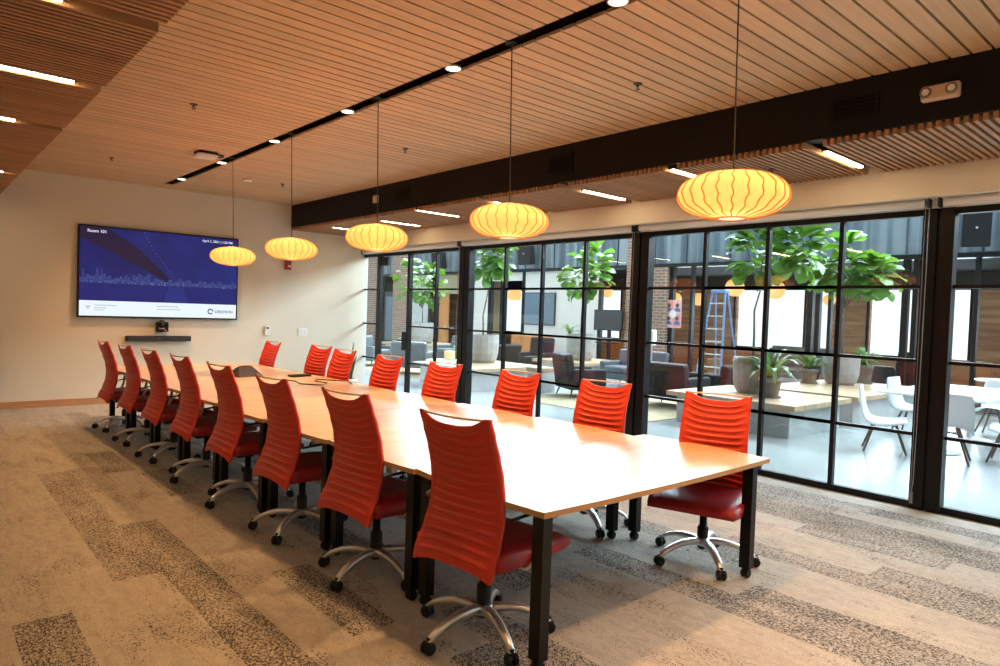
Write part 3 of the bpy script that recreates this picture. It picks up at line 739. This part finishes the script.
def planter(name, x, y, z, r, h, label, m='planter', cat='planter', saucer=False):
    t = thing(name, label, cat, (x, y, z))
    z0 = .02 if saucer else 0
    MB().lathe([(r*.72, z0), (r*.86, z0+h*.10), (r*.97, z0+h*.35), (r, z0+h*.72), (r*.985, z0+h), (r*.90, z0+h), (r*.90, z0+h-.05)] if not saucer else [(r*.74, z0), (r*.93, h*.78), (r, h*.78), (r, h), (r*.9, h), (r*.88, h-.04)], 32, cap=False,
               rad=(lambda k, n: 1-.012*(k % 2)) if not saucer else None).add([(0,0,z0)], []).build('pot', M[m], t, smooth=saucer)
    MB().lathe([(r*.70, z0+.001), (r*.70, z0+.003)], 24).build('pot_base', M[m], t)
    if saucer: MB().lathe([(r*.7, 0), (r*.95, .004), (r*.98, .03), (r*.88, .022), (r*.7, .019)], 24).build('saucer', M[m], t)
    MB().lathe([(r*.89, h-.06), (r*.89, h-.055)], 24).build('soil', M['soil'], t)
    return t
def fig_tree(x, y, z0, trunk, crowns, nleaf, seed, label):
    rr = random.Random(seed)
    t = thing('fig_tree', label, 'tree', (x, y, z0))
    MB().tube(trunk, [.022-.010*i/(len(trunk)-1) for i in range(len(trunk))], 8).build('trunk', M['bark'], t, smooth=True)
    for (cx, cy, cz, cr, ch, fork) in crowns:
        for b in range(3):
            a = b*2.1+seed; q = (cx+cr*.45*math.cos(a), cy+cr*.45*math.sin(a), cz+ch*(.5-.35*b))
            MB().tube([fork, ((fork[0]+q[0])/2, (fork[1]+q[1])/2, fork[2]*.4+q[2]*.6), q], [.013, .010, .005], 6).build('branch', M['bark'], t, smooth=True)
        for k in range(int(nleaf*1.6)):
            a = rr.uniform(0, 2*math.pi); h = rr.uniform(-1, 1); rad = math.sqrt(max(.05, 1-h*h))*(.35+.45*rr.random())
            s = rr.uniform(.9, 1.3)
            rr_ = max(.02, cr*rad-.12)
            link('leaf', LEAF, t, (cx+rr_*math.cos(a), cy+rr_*math.sin(a), cz+(ch-.05)*h), (rr.uniform(-.6, .6), -h*.7+rr.uniform(-.35, .35), a+rr.uniform(-.5, .5)), (s, s, s))
    return t
def tuft(name, x, y, z, n, s, me, seed, label, spread=1):
    rr = random.Random(seed); t = thing(name, label, 'plant', (x, y, z))
    MB().lathe([(.04*s, 0), (.025*s, .05*s), (.01*s, .09*s)], 8).build('stem', M['spider'], t)
    for k in range(n):
        a = 2*math.pi*k/n*2.4+rr.uniform(-.3, .3); sc = s*rr.uniform(.7, 1.15)
        link('leaf', me, t, (.015*math.cos(a), .015*math.sin(a), .03), (0, rr.uniform(-1.0, .12)*spread, a), (sc, sc, sc))
    return t
# snake plant inside the room by the glass corner
planter('white_pot', 5.9, 10.72, 0, .17, .34, 'round white pot on the carpet by the glass wall corner', 'white', 'pot', True)
rr = random.Random(5); t = thing('snake_plant', 'upright snake plant in the white pot by the glass wall corner', 'plant', (5.9, 10.72, .28))
SNK = []
for L_ in (.70, .5, .36):
    V = []; F = []
    for i in range(9):
        f = i/8; w = .046*(1-.3*f)*(1 if f < .75 else max(.02, (1-f)/.25)); V += [(-.006, -w, L_*f), (.010, 0, L_*f), (-.006, w, L_*f)]
    for i in range(8): F += [(3*i,3*i+1,3*i+4,3*i+3),(3*i+1,3*i+2,3*i+5,3*i+4)]
    SNK.append(MB().add(V, F).mesh('leaf', M['snake'], True))
for k in range(16):
    a = k*2.4; link('leaf', SNK[0] if k == 0 else SNK[1+k % 2], t, (.05*math.cos(a), .05*math.sin(a), 0), (rr.uniform(-.1, .1), .06+.25*(k % 4 == 2), a))

# ================================================================== ATRIUM SHELL
XF, XB, YA, YB = 15.0, 20.0, -6.0, 31.0
struct(MB().box(X1+.06, YA, -.12, XB+.3, YB, 0).build('floor_concrete', M['concfloor']))
w = struct(MB().box(XF-.02, YA, 3.0, XF+.2, YB, 4.7).build('wall_facade', M['zinc']))
y = YA+.2; zr = random.Random(11)
while y < YB-1:
    wd = zr.choice([.6, .9, 1.2]); MB().box(XF-.06, y, 3.03, XF-.02, y+wd, 4.7).build('zinc_panel', M['zinc'], w); y += wd+.06+zr.choice([0, .25])
struct(MB().box(XF-.10, YA, 2.93, XF+.2, YB, 3.02).build('trim_20', M['black']))
struct(MB().box(XF-.02, YA, 7.1, XF+.2, YB, 7.4).build('wall_upper', M['zinc']))
cw = struct(MB().box(XF-.05, YA, 4.7, XF+.2, YB, 4.78).build('window_20', M['black']))
for i in range(20): MB().box(XF-.05, YA+1.9*i, 4.78, XF+.05, YA+1.9*i+.07, 7.1).build('mullion', M['black'], cw)
for i in range(19): MB().box(XF, YA+1.9*i+.07, 4.78, XF+.006, YA+1.9*i+1.9, 7.1).build('pane', M['glass'], cw)
struct(MB().box(X1+.2, YA-.2, 0, XB+.3, YA, 7.4).build('wall_near_end', M['whitewall']))
struct(MB().box(X1-1.5, YB, 0, XB+.3, YB+.2, 7.4).build('wall_far_end', M['whitewall']))
struct(MB().box(X1-.02, Y1, 0, X1+.06, YB, 7.4).build('wall_near_side', M['whitewall']))
struct(MB().box(6.95, YA, 2.70, 7.05, Y1, 7.4).build('wall_over_glass', M['zinc']))
rf = struct(MB().box(X1-.1, YA, 7.4, 8.0, YB, 7.55).box(13.6, YA, 7.4, XF+.2, YB, 7.55).build('ceiling_atrium', M['rooftop']))
for i in range(16): MB().box(8.0, YA+2.4*i, 7.4, 13.6, YA+2.4*i+.10, 7.5).build('skylight_bar', M['rooftop'], rf)
# lounge under the band
struct(MB().box(XF, YA, 3.02, XB+.3, YB, 3.10).build('ceiling_lounge', M['plenum']))
WINS = [(9.05, 11.26), (6.10, 7.25), (4.9, 5.5), (8.36, 8.66), (15.9, 17.0), (.5, 3.6), (-3.5, -.8), (21.0, 23.5)]
bw = struct(MB().box(XB, YA, 0, XB+.2, YB, .80).build('wall_lounge', M['cedar']))
ws = sorted(WINS); edges = [YA]+[q for p in ws for q in p]+[YB]
mid = MB()
for a, b in zip(edges[0::2], edges[1::2]): mid.box(XB, a, .80, XB+.2, b, 2.58)
mid.build('board_wall', M['cedar'], bw); MB().box(XB, YA, 2.58, XB+.2, YB, 3.02).build('lintel', M['charcoal'], bw)
for i, (a, b) in enumerate(ws):
    wn = struct(MB().box(XB-.03, a-.06, .74, XB+.05, b+.06, .80).box(XB-.03, a-.06, 2.58, XB+.05, b+.06, 2.64).box(XB-.03, a-.06, .80, XB+.05, a, 2.58).box(XB-.03, b, .80, XB+.05, b+.06, 2.58).build('window_%d' % (21+i), M['black']))
    MB().box(XB+.08, a, .80, XB+.086, b, 2.58).build('pane', M['glass'], wn)
# facade posts, beams and infill
fp = 30
for a, b in [(10.20, 10.32), (9.62, 9.70), (6.60, 6.72), (6.44, 6.53), (6.20, 6.27), (4.72, 4.84), (4.56, 4.65), (3.55, 3.62), (.6, .7), (-2, -1.9), (12.62, 12.72), (15.82, 15.94), (16.80, 17.0), (17.45, 17.62), (18.68, 18.80), (24.40, 24.58), (21.0, 21.14), (20.55, 20.70)]:
    struct(MB().box(XF-.03, a, 0, XF+.09, b, 2.93).build('trim_%d' % fp, M['black'])); fp += 1

struct(MB().box(XF, 12.72, 0, XF+.12, 15.82, 2.93).box(XF, 15.94, 2.66, XF+.12, 17.45, 2.93).box(XF, 17.62, 0, XF+.12, 18.68, 2.93).build('wall_white', M['whitewall']))
struct(MB().box(XF-.18, 10.34, 0, XF+.3, 11.62, 2.93).box(XF-.18, 11.12, 2.93, XF-.03, 11.62, 5.4).build('wall_brick_pier', M['brick']))
struct(MB().box(XF-.18, 22.45, 0, XF+.3, 23.40, 4.2).build('wall_brick_pier_2', M['brick']))
struct(MB().box(XF-.18, 24.8, 0, XF+.3, 25.45, 4.2).build('wall_brick_pier_3', M['brick']))
struct(MB().box(XF, 21.14, 0, XF+.12, 22.4, 2.93).build('wall_grey', M['concrete']))
struct(MB().box(XF, 25.5, 0, XF+.12, YB, 2.93).build('wall_white_2', M['whitewall']))
# grey entrance door and open wooden door deep in the hall
dr = struct(MB().box(XF+.02, 23.45, 0, XF+.10, 24.38, 2.3).build('door_2', M['charcoal']))
MB().box(XF-.0, 23.6, .3, XF+.02, 24.2, 2.1).build('pane', M['bluescreen'], dr)
MB().tube([(XF, 23.56, .9), (XF-.05, 23.56, .95), (XF-.05, 23.56, 1.35), (XF, 23.56, 1.4)], .014, 8).build('handle', M['silver'], dr)
dw = struct(MB().box(XF+.04, 19.95, 0, XF+.09, 20.52, 2.2).build('door_3', M['tan']))
MB().cyl((XF+.04, 20.05, 1.0), (XF-.03, 20.05, 1.0), .03, 12).build('knob', M['silver'], dw)
struct(MB().box(XF+1.6, 18.8, 0, XF+1.7, 20.5, 3.0).build('wall_yellow', mat('cream_wall', (.80, .62, .36), .7)))
struct(MB().box(XF, 18.8, 2.22, XF+.1, 20.55, 2.93).build('wall_over_door', mat('taupe_panel', (.36, .29, .20), .6)))

# ================================================================== ATRIUM THINGS
def bench(x0, y0, x1, y1, h, ov, label, nb=6, wl=True):
    t = thing('bench', label, 'bench', (x0, y0, 0))
    MB().box(0, 0, 0, x1-x0, y1-y0, h-.07).build('concrete_base', M['concrete'], t)
    if wl:
        W_ = (x1-x0+2*ov)/nb
        for i in range(nb): MB().box(-ov+i*W_+.003, -ov, h-.07, -ov+(i+1)*W_-.003, y1-y0+ov, h).build('plank', M['benchwood'], t)
    return t
bench(9.10, 4.25, 10.75, 6.05, .47, .12, 'low concrete bench with wood plank top carrying the largest grey planter')
bench(11.25, 4.25, 14.2, 5.75, .47, .12, 'low concrete bench with wood plank top carrying two pots around a planter', 7)
bench(8.45, 10.35, 10.30, 12.15, .47, .12, 'low concrete bench with wood plank top near the glass door')
bench(12.0, 10.6, 13.6, 12.1, .47, .1, 'low concrete bench with wood plank top before the white wall')
bench(12.3, 18.2, 14.2, 19.8, .47, .1, 'low concrete bench with wood plank top beyond the grey armchairs')
bench(9.62, 9.62, 10.05, 10.0, .50, .02, 'narrow concrete block with a wood cap beside the rug', 2)
planter('planter', 10.02, 5.30, .47, .30, .56, 'large ribbed grey planter on the bench beside the white dining chairs')
planter('planter', 13.25, 5.25, .47, .32, .56, 'large ribbed grey planter between two pots on the rear bench')
planter('planter', 9.75, 11.60, .47, .36, .62, 'large ribbed grey planter on the bench near the glass door')
planter('planter', 12.80, 11.40, .47, .36, .66, 'large ribbed grey planter on the bench before the white wall')
planter('planter', 13.2, 18.95, .47, .42, .70, 'large ribbed grey planter beyond the grey armchairs')
fig_tree(10.02, 5.30, .97, [(0,0,0), (.03,.02,.4), (0,.02,.8), (.05,-.06,1.2)], [(.05,-.62,1.78,.42,.36,(.05,-.06,1.15)), (.05,.04,1.70,.46,.42,(.03,0,1.1))], 34, 21, 'leafy fig tree in the planter beside the white dining chairs')
fig_tree(13.25, 5.25, .97, [(0,0,0), (.02,.01,.4), (0,-.03,.8), (.03,.0,1.05)], [(.0,-.02,1.74,.58,.50,(.03,0,1.0)), (0,-.55,1.55,.40,.30,(.02,0,.95)), (0,.32,1.66,.40,.28,(.02,0,.95))], 30, 22, 'leafy fig tree in the planter on the rear bench')
fig_tree(9.75, 11.60, 1.03, [(0,0,0), (0,.03,.5), (.05,-.05,1.0), (.02,-.10,1.45)], [(.0,.05,1.72,.45,.38,(.03,-.05,1.1)), (.02,-.40,1.74,.36,.30,(.02,-.1,1.3))], 28, 23, 'tall slim fig tree in the planter near the glass door')
fig_tree(12.80, 11.40, 1.07, [(0,0,0), (.02,.02,.5), (0,-.02,.9), (0,-.02,1.1)], [(0,.15,1.50,.55,.52,(0,-.02,1.0)), (0,-.42,1.70,.50,.50,(0,-.02,1.05))], 32, 24, 'leafy fig tree before the white wall')
fig_tree(13.2, 18.95, 1.10, [(0,0,0), (.02,.02,.3), (0,.04,.6)], [(-.1,.55,1.50,.75,.65,(0,.04,.55)), (0,-.35,1.35,.75,.65,(0,.04,.55))], 38, 25, 'bushy fig tree beyond the grey armchairs')
for (x, y, r, h, lb, sd, s) in [(9.72, 4.86, .17, .30, 'beside the large planter on the front bench', 31, 1.75), (12.75, 5.62, .16, .28, 'by the plank edge of the rear bench', 32, 1.45), (14.0, 5.12, .17, .36, 'at the far end of the rear bench', 33, 1.45)]:
    planter('plant_pot', x, y, .47, r, h, 'brown-grey pot %s' % lb, 'clay', 'pot', True)
    tuft('spider_plant', x, y, .47+h-.06, 34, s, BL if sd != 32 else BL2, sd, 'arching striped plant in the pot %s' % lb)
tuft('palm_plant', 12.62, 11.62, 1.07, 16, 1.1, BL, 34, 'small palm in the planter before the white wall', .8)
planter('plant_pot', 10.9, 16.4, 0, .22, .55, 'brown-grey floor pot behind the grey armchair', 'clay', 'pot', True); tuft('bushy_plant', 10.9, 16.4, .50, 40, 1.4, BL, 35, 'bushy pale green plant behind the grey armchair')
planter('plant_pot', 11.4, 14.6, 0, .20, .45, 'brown-grey floor pot between armchair and sofa', 'clay', 'pot', True); tuft('striped_plant', 11.4, 14.6, .40, 26, 1.1, BL, 36, 'striped arching plant between armchair and sofa')

# rugs
tag(MB().box(8.55, 6.15, 0, 13.3, 9.35, .012).build('rug', M['rug']), 'tan rug under the charcoal seats in the atrium', 'rug')
tag(MB().box(8.9, 12.6, 0, 13.4, 17.4, .012).build('rug', M['rug']), 'tan rug under the grey armchairs near the glass door', 'rug')
# seats
def sofa(name, x, y, rz, wdt, m, label, cat='armchair', h=.78, group=None, z=.012, dep=.78, leg=.16):
    t = thing(name, label, cat, (x, y, z), rz, group); w = wdt/2
    MB().rbox(-dep/2, -w, leg, dep/2-.04, w, leg+.16, .03).build('base', M[m], t, smooth=False)
    nc = max(1, round((wdt-.2)/.7)); cw_ = (wdt-.26)/nc
    for i in range(nc):
        a = -w+.13+i*cw_
        MB().rbox(-dep/2+.16, a+.004, leg+.16, dep/2, a+cw_-.004, leg+.30, .045).build('seat_cushion', M[m], t)
    V = MB().rbox(-.085, -w+.02, 0, .085, w-.02, h-leg-.05, .05); V.xf(Matrix.Translation((-dep/2+.08, 0, leg+.06)) @ Matrix.Rotation(R(-10), 4, 'Y')).build('backrest', M[m], t)
    for s in (-1, 1):
        MB().rbox(-dep/2+.02, s*w-(.13 if s > 0 else 0), leg+.05, dep/2-.02, s*w+(.13 if s < 0 else 0), leg+.40, .04).build('armrest', M[m], t)
        for xx in (-dep/2+.08, dep/2-.12):
            MB().cyl((xx, s*(w-.09), leg+.01), (xx+(.04 if xx > 0 else -.05), s*(w-.05), 0), .02, 8, .012).build('leg', M['darkwood'], t)
    return t
sofa('armchair', 10.50, 7.05, R(0), 1.05, 'dkgrey', 'charcoal armchair with its back to the glass wall', h=.80)
sofa('armchair', 9.98, 8.85, R(-25), .82, 'dkgrey', 'charcoal armchair turned sideways on the rug by the concrete block', h=.84)
sofa('sofa', 12.4, 9.45, R(180), 1.35, 'grey', 'grey sofa facing the glass wall on the tan rug', 'sofa', h=.82)
sofa('sofa', 12.15, 7.0, R(90), 1.5, 'dkgrey', 'dark sofa behind the wood bench, below the ladder', 'sofa', h=.74)
sofa('armchair', 9.55, 14.0, R(35), .95, 'grey', 'grey armchair with its back to the glass door', h=.80)
sofa('armchair', 9.75, 16.35, R(-70), .9, 'grey', 'grey armchair facing along the hall near the glass door', h=.80)
sofa('sofa', 12.3, 15.7, R(180), 1.7, 'grey', 'grey sofa by the striped plant', 'sofa', h=.82)
sofa('sofa', 12.0, 13.95, R(95), 1.6, 'dkgrey', 'low charcoal sofa behind the planter near the glass door', 'sofa', h=.72)
# tables in the lounge group
t = thing('coffee_table', 'low round pale table in front of the grey armchair', 'table', (9.72, 12.98, .012))
MB().lathe([(.42, .37), (.45, .375), (.45, .40), (.44, .405)], 32).build('top', M['pale'], t)
for a in (0, 2.1, 4.2): MB().cyl((.28*math.cos(a), .28*math.sin(a), .37), (.34*math.cos(a), .34*math.sin(a), 0), .02, 8).build('leg', M['white'], t)
t = thing('wooden_stool', 'pale wooden drum standing on the round table', 'stool', (9.92, 13.05, .417))
MB().lathe([(.12, 0), (.13, .01), (.13, .20), (.12, .21)], 24).build('drum', M['pale'], t); MB().lathe([(.10, .21), (.10, .214)], 24).build('lid', M['benchwood'], t)
# white dining set
t = thing('dining_table', 'long white dining table with rounded corners', 'table', (10.78, 2.75, 0))
MB().rbox(-1.15, -.60, .715, 1.15, .60, .745, .012).build('top', M['shell'], t)
for a in (-.75, .75):
    MB().cyl((a, 0, .03), (a, 0, .715), .035, 12).build('column', M['shell'], t); MB().lathe([(.28, 0), (.28, .012), (.05, .03)], 24, (a, 0, 0)).build('foot', M['shell'], t)
t = thing('round_table', 'white round table behind the dining table', 'table', (14.0, 2.75, 0))
MB().lathe([(.54, .715), (.55, .725), (.55, .74), (.54, .745)], 32).build('top', M['shell'], t)
MB().cyl((0, 0, .03), (0, 0, .715), .035, 12).build('column', M['shell'], t); MB().lathe([(.28, 0), (.28, .012), (.05, .03)], 24).build('foot', M['shell'], t)
def shell_mesh():
    nu, nv = 14, 18; V = []; F = []
    path = [(.24, .445), (.20, .45), (.10, .435), (0, .425), (-.10, .43), (-.17, .46), (-.205, .53), (-.225, .62), (-.245, .72), (-.262, .80), (-.268, .83)]
    def P_(v):
        f = v*(len(path)-1); i = min(int(f), len(path)-2); f -= i; return Vector(path[i]).lerp(Vector(path[i+1]), f)
    for s in (0, 1):
        for j in range(nv+1):
            v = j/nv; p = P_(v); q = P_(min(1, v+.02))-P_(max(0, v-.02)); nrm = Vector((-q.y, q.x)).normalized()*-1
            wd = .235*(1-.25*max(0, v-.75)*4*.6) if v > .75 else .235*(.9+.1*min(1, v*4))
            for i in range(nu+1):
                u = -1+2*i/nu; lift = .055*abs(u)**2.5
                k = .35+.65*min(1, max(0, 1-abs(v-.45)*1.6)); up_ = lift*k*1.6
                off = -.006*s
                V.append((p.x+nrm.x*(-up_+off)*1.0, u*wd, p.y+nrm.y*(-up_+off)))
    o = (nu+1)*(nv+1); ix = lambda s, i, j: s*o+j*(nu+1)+i
    for j in range(nv):
        for i in range(nu):
            F += [(ix(0,i,j), ix(0,i+1,j), ix(0,i+1,j+1), ix(0,i,j+1)), (ix(1,i,j), ix(1,i,j+1), ix(1,i+1,j+1), ix(1,i+1,j))]
        F += [(ix(0,0,j), ix(0,0,j+1), ix(1,0,j+1), ix(1,0,j)), (ix(0,nu,j), ix(1,nu,j), ix(1,nu,j+1), ix(0,nu,j+1))]
    for i in range(nu): F += [(ix(0,i,0), ix(1,i,0), ix(1,i+1,0), ix(0,i+1,0)), (ix(0,i,nv), ix(0,i+1,nv), ix(1,i+1,nv), ix(1,i,nv))]
    return MB().add(V, F).mesh('shell', M['shell'], True)
SHELL = shell_mesh()
SLEG = [MB().cyl((sx*.10, sy*.06, .42), (sx*.235, sy*.20, 0), .017, 8, .012).mesh('leg', M['darkwood']) for sx in (-1, 1) for sy in (-1, 1)]
SBR = MB().tube([(-.12, -.10, .34), (.12, .10, .34)], .007, 6).tube([(-.12, .10, .34), (.12, -.10, .34)], .007, 6).mesh('brace', M['black'])
for (x, y, rz, lb) in [(9.42, 3.16, -68, 'white shell chair on wooden legs at the bench corner of the dining table'), (9.45, 2.44, 12, 'white shell chair with its back to the glass wall at the dining table'), (10.0, 1.93, 95, 'white shell chair tucked sideways into the dining table'), (11.35, 3.42, -95, 'white shell chair on the far long side of the dining table'), (12.25, 2.62, 178, 'white shell chair at the far end of the dining table')]:
    t = thing('shell_chair', lb, 'chair', (x, y, 0), R(rz), 'white shell chairs')
    link('shell', SHELL, t)
    for m_ in SLEG: link('leg', m_, t)
    link('brace', SBR, t)
# ladder
t = thing('step_ladder', 'blue step ladder standing in front of the board wall', 'ladder', (13.4, 7.92, 0), R(0))
for s in (-1, 1):
    MB().tube([(-.05, s*.15, 2.22), (-.42, s*.32, 0)], .028, 6, .7).build('front_rail', M['laddr'], t); MB().tube([(.05, s*.14, 2.22), (.48, s*.30, 0)], .022, 6, .7).build('rear_rail', M['laddr'], t)
for k in range(7):
    f = (k+1)/8; z = 2.22*(1-f)+.02; xx = -.05-.37*f; ww = .15+.17*f
    MB().box(xx-.04, -ww, z-.012, xx+.04, ww, z+.012).build('step', M['alu'], t)
MB().rbox(-.10, -.17, 2.20, .10, .17, 2.26, .01).build('cap', M['laddr'], t)
# lanterns
for (x, y, z, r, lb) in [(15.9, 9.0, 2.44, .24, 'round paper lantern nearest the ladder'), (15.9, 7.93, 2.38, .24, 'round paper lantern in front of the big bright window'), (15.9, 14.1, 2.36, .22, 'round paper lantern by the white wall screen'), (16.2, 13.42, 2.34, .18, 'round paper lantern beside the first lantern by the white wall'), (17.5, 7.3, 2.2, .15, 'small round paper lantern between the window posts'), (17.8, 11.25, 2.2, .2, 'round paper lantern deep behind the poster'), (17.4, 11.8, 2.2, .2, 'round paper lantern behind the brick pier')]:
    t = thing('paper_lantern', lb, 'lantern', (x, y, z), 0, 'paper lanterns in the lounge')
    MB().lathe([(max(.03, r*math.sin(math.pi*i/16)**.8), -r*.92*math.cos(math.pi*i/16)) for i in range(17)], 24).build('shade', M['lantern'], t, smooth=True)
    MB().cyl((0, 0, r*.9), (0, 0, 3.02-z), .004, 6).build('cord', M['black'], t)
t = thing('drum_lantern', 'amber drum lantern seen through the black door frame', 'lantern', (15.9, 17.3, 2.25))
MB().lathe([(.2, -.2), (.24, 0), (.2, .2)], 20).build('shade', M['lantern'], t); MB().cyl((0, 0, .2), (0, 0, .77), .004, 6).build('cord', M['black'], t)
# screens
t = thing('wall_screen', 'blue-grey flat screen on the white atrium wall', 'screen', (XF, 15.1, 1.75))
MB().rbox(-.06, -.68, -.50, -.01, .68, .52, .008).build('frame', M['charcoal'], t); MB().box(-.064, -.65, -.47, -.06, .65, .49).build('glass', M['bluescreen'], t); MB().box(-.01, -.3, -.3, 0, .3, .3).build('wall_mount', M['black'], t)
t = thing('standing_screen', 'black television on a stand left of the brick pier', 'television', (14.7, 12.1, 0))
MB().rbox(-.03, -.50, 1.20, .03, .50, 1.78, .008).build('panel', M['blackmatte'], t); MB().box(-.033, -.48, 1.22, -.03, .48, 1.76).build('screen', M['screenoff'], t)
MB().box(.03, -.05, .03, .09, .05, 1.6).build('post', M['black'], t); MB().rbox(-.3, -.4, 0, .35, .4, .03, .008).build('base', M['black'], t); MB().box(-.2, -.3, .85, .1, .3, .88).build('shelf', M['black'], t)
# poster
t = thing('poster', 'pink poster with four figures and a white disc on the storefront glass', 'poster', (XF-.05, 10.17, 1.72))
MB().box(0, -.25, -.36, .01, .25, .36).build('sheet', mat('poster_pink', (.80, .46, .44), .6), t)
for sy in (-1, 1):
    for sz in (-1, 1):
        if sy == sz: MB().box(-.001, min(0, sy*.23), min(0, sz*.34), 0, max(0, sy*.23), max(0, sz*.34)).build('printed_field', mat('poster_rose', (.80, .30, .27), .6), t)
        MB().lathe([(.055, 0), (.055, .001)], 12).xf(Matrix.Translation((-.003, sy*.125, sz*.17+.05)) @ Matrix.Rotation(R(-90), 4, 'Y')).build('printed_head', mat('poster_brown', (.12, .06, .05), .6), t)
        MB().add([(-.003, sy*.125+.1*math.cos(a), sz*.17-.11+.10*math.sin(a)) for a in [math.pi*i/8 for i in range(9)]], [tuple(range(9))]).build('printed_torso', mat('poster_blue', (.10, .16, .40), .6), t)
MB().lathe([(.105, 0), (.105, .001)], 20).xf(Matrix.Translation((-.005, 0, 0)) @ Matrix.Rotation(R(-90), 4, 'Y')).build('printed_disc', M['white'], t)
# sanitiser stand
t = thing('sanitiser_stand', 'white sanitiser dispenser on a slim floor stand by the brick pier', 'dispenser', (12.6, 9.08+1.25, 0))
t.location = (11.45, 8.27, .012)
MB().rbox(-.07, -.075, 1.02, .07, .075, 1.34, .02).build('dispenser', M['white'], t); MB().cyl((.0, 0, .02), (0, 0, 1.02), .018, 10).build('pole', M['alu'], t); MB().lathe([(.16, 0), (.16, .015), (.03, .025)], 20).build('base', M['alu'], t); MB().box(-.072, -.03, 1.10, -.07, .03, 1.14).build('nozzle', M['charcoal'], t)
# loudspeakers on the metal band
for (y, z, lb) in [(15.40, 3.45, 'black wall speaker on the zinc band above the white wall'), (20.0, 3.43, 'black wall speaker on the zinc band above the wooden door'), (3.55, 3.42, 'black wall speaker on the zinc band above the dining table')]:
    t = thing('wall_speaker', lb, 'speaker', (XF-.42, y, z), R(180+18), 'speakers on the zinc band')
    MB().rbox(-.16, -.22, -.32, .16, .22, .32, .012).xf(Matrix.Rotation(R(10), 4, 'Y')).build('cabinet', M['blackmatte'], t)
    MB().lathe([(.02, 0), (.02, .003)], 10).xf(Matrix.Translation((.165, 0, 0)) @ Matrix.Rotation(R(90), 4, 'Y')).build('badge', M['silver'], t)
    MB().tube([(-.12, 0, 0), (-.30, .02, 0), (-.345, .10, 0)], .018, 8).build('bracket', M['black'], t)
# tan cabinets and seats deeper in the lounge
def cabinet(x, y, w_, d_, h, m, label, name='credenza', cat='cabinet', nd=3):
    t = thing(name, label, cat, (x, y, 0))
    MB().box(-d_/2, -w_/2, .08, d_/2, w_/2, h).build('body', M[m], t)
    for i in range(nd): MB().box(-d_/2-.018, -w_/2+i*w_/nd+.006, .10, -d_/2, -w_/2+(i+1)*w_/nd-.006, h-.03).build('door', M[m], t)
    for a in (-1, 1):
        for b in (-1, 1): MB().box(a*(d_/2-.05)-.02, b*(w_/2-.05)-.02, 0, a*(d_/2-.05)+.02, b*(w_/2-.05)+.02, .08).build('leg', M['black'], t)
cabinet(13.9, 14.3, 1.3, .45, .95, 'tan', 'tan wood credenza against the white atrium wall')
cabinet(16.6, 13.6, 1.8, .5, .82, 'tan', 'tan wood credenza behind the standing television')
sofa('sofa', 16.6, 10.9, R(180), 2.0, 'tan', 'tan leather sofa behind the poster', 'sofa', h=.95, z=0)
sofa('sofa', 17.6, 8.1, R(180), 1.8, 'planter', 'pale grey sofa under the big bright window', 'sofa', h=.95, z=0)
sofa('armchair', 16.9, 4.2, R(180), .9, 'tan', 'tan leather armchair behind the white round table', h=.9, z=0)
t = thing('drum_stool', 'dark round drum stool behind the rear bench', 'stool', (15.6, 5.35, 0)); MB().lathe([(.24, 0), (.26, .02), (.26, .70), (.24, .72)], 24).build('drum', M['charcoal'], t); MB().lathe([(.23, .72), (.22, .74)], 24).build('seat', M['dkgrey'], t)
sofa('lounge_chair', 17.2, 5.6, R(150), .8, 'dkgrey', 'dark lounge chair silhouetted against the window', h=1.0, z=0)
sofa('armchair', 12.6, 12.80, R(-160), .72, 'dkgrey', 'dark armchair beside the tan credenza', h=.95)
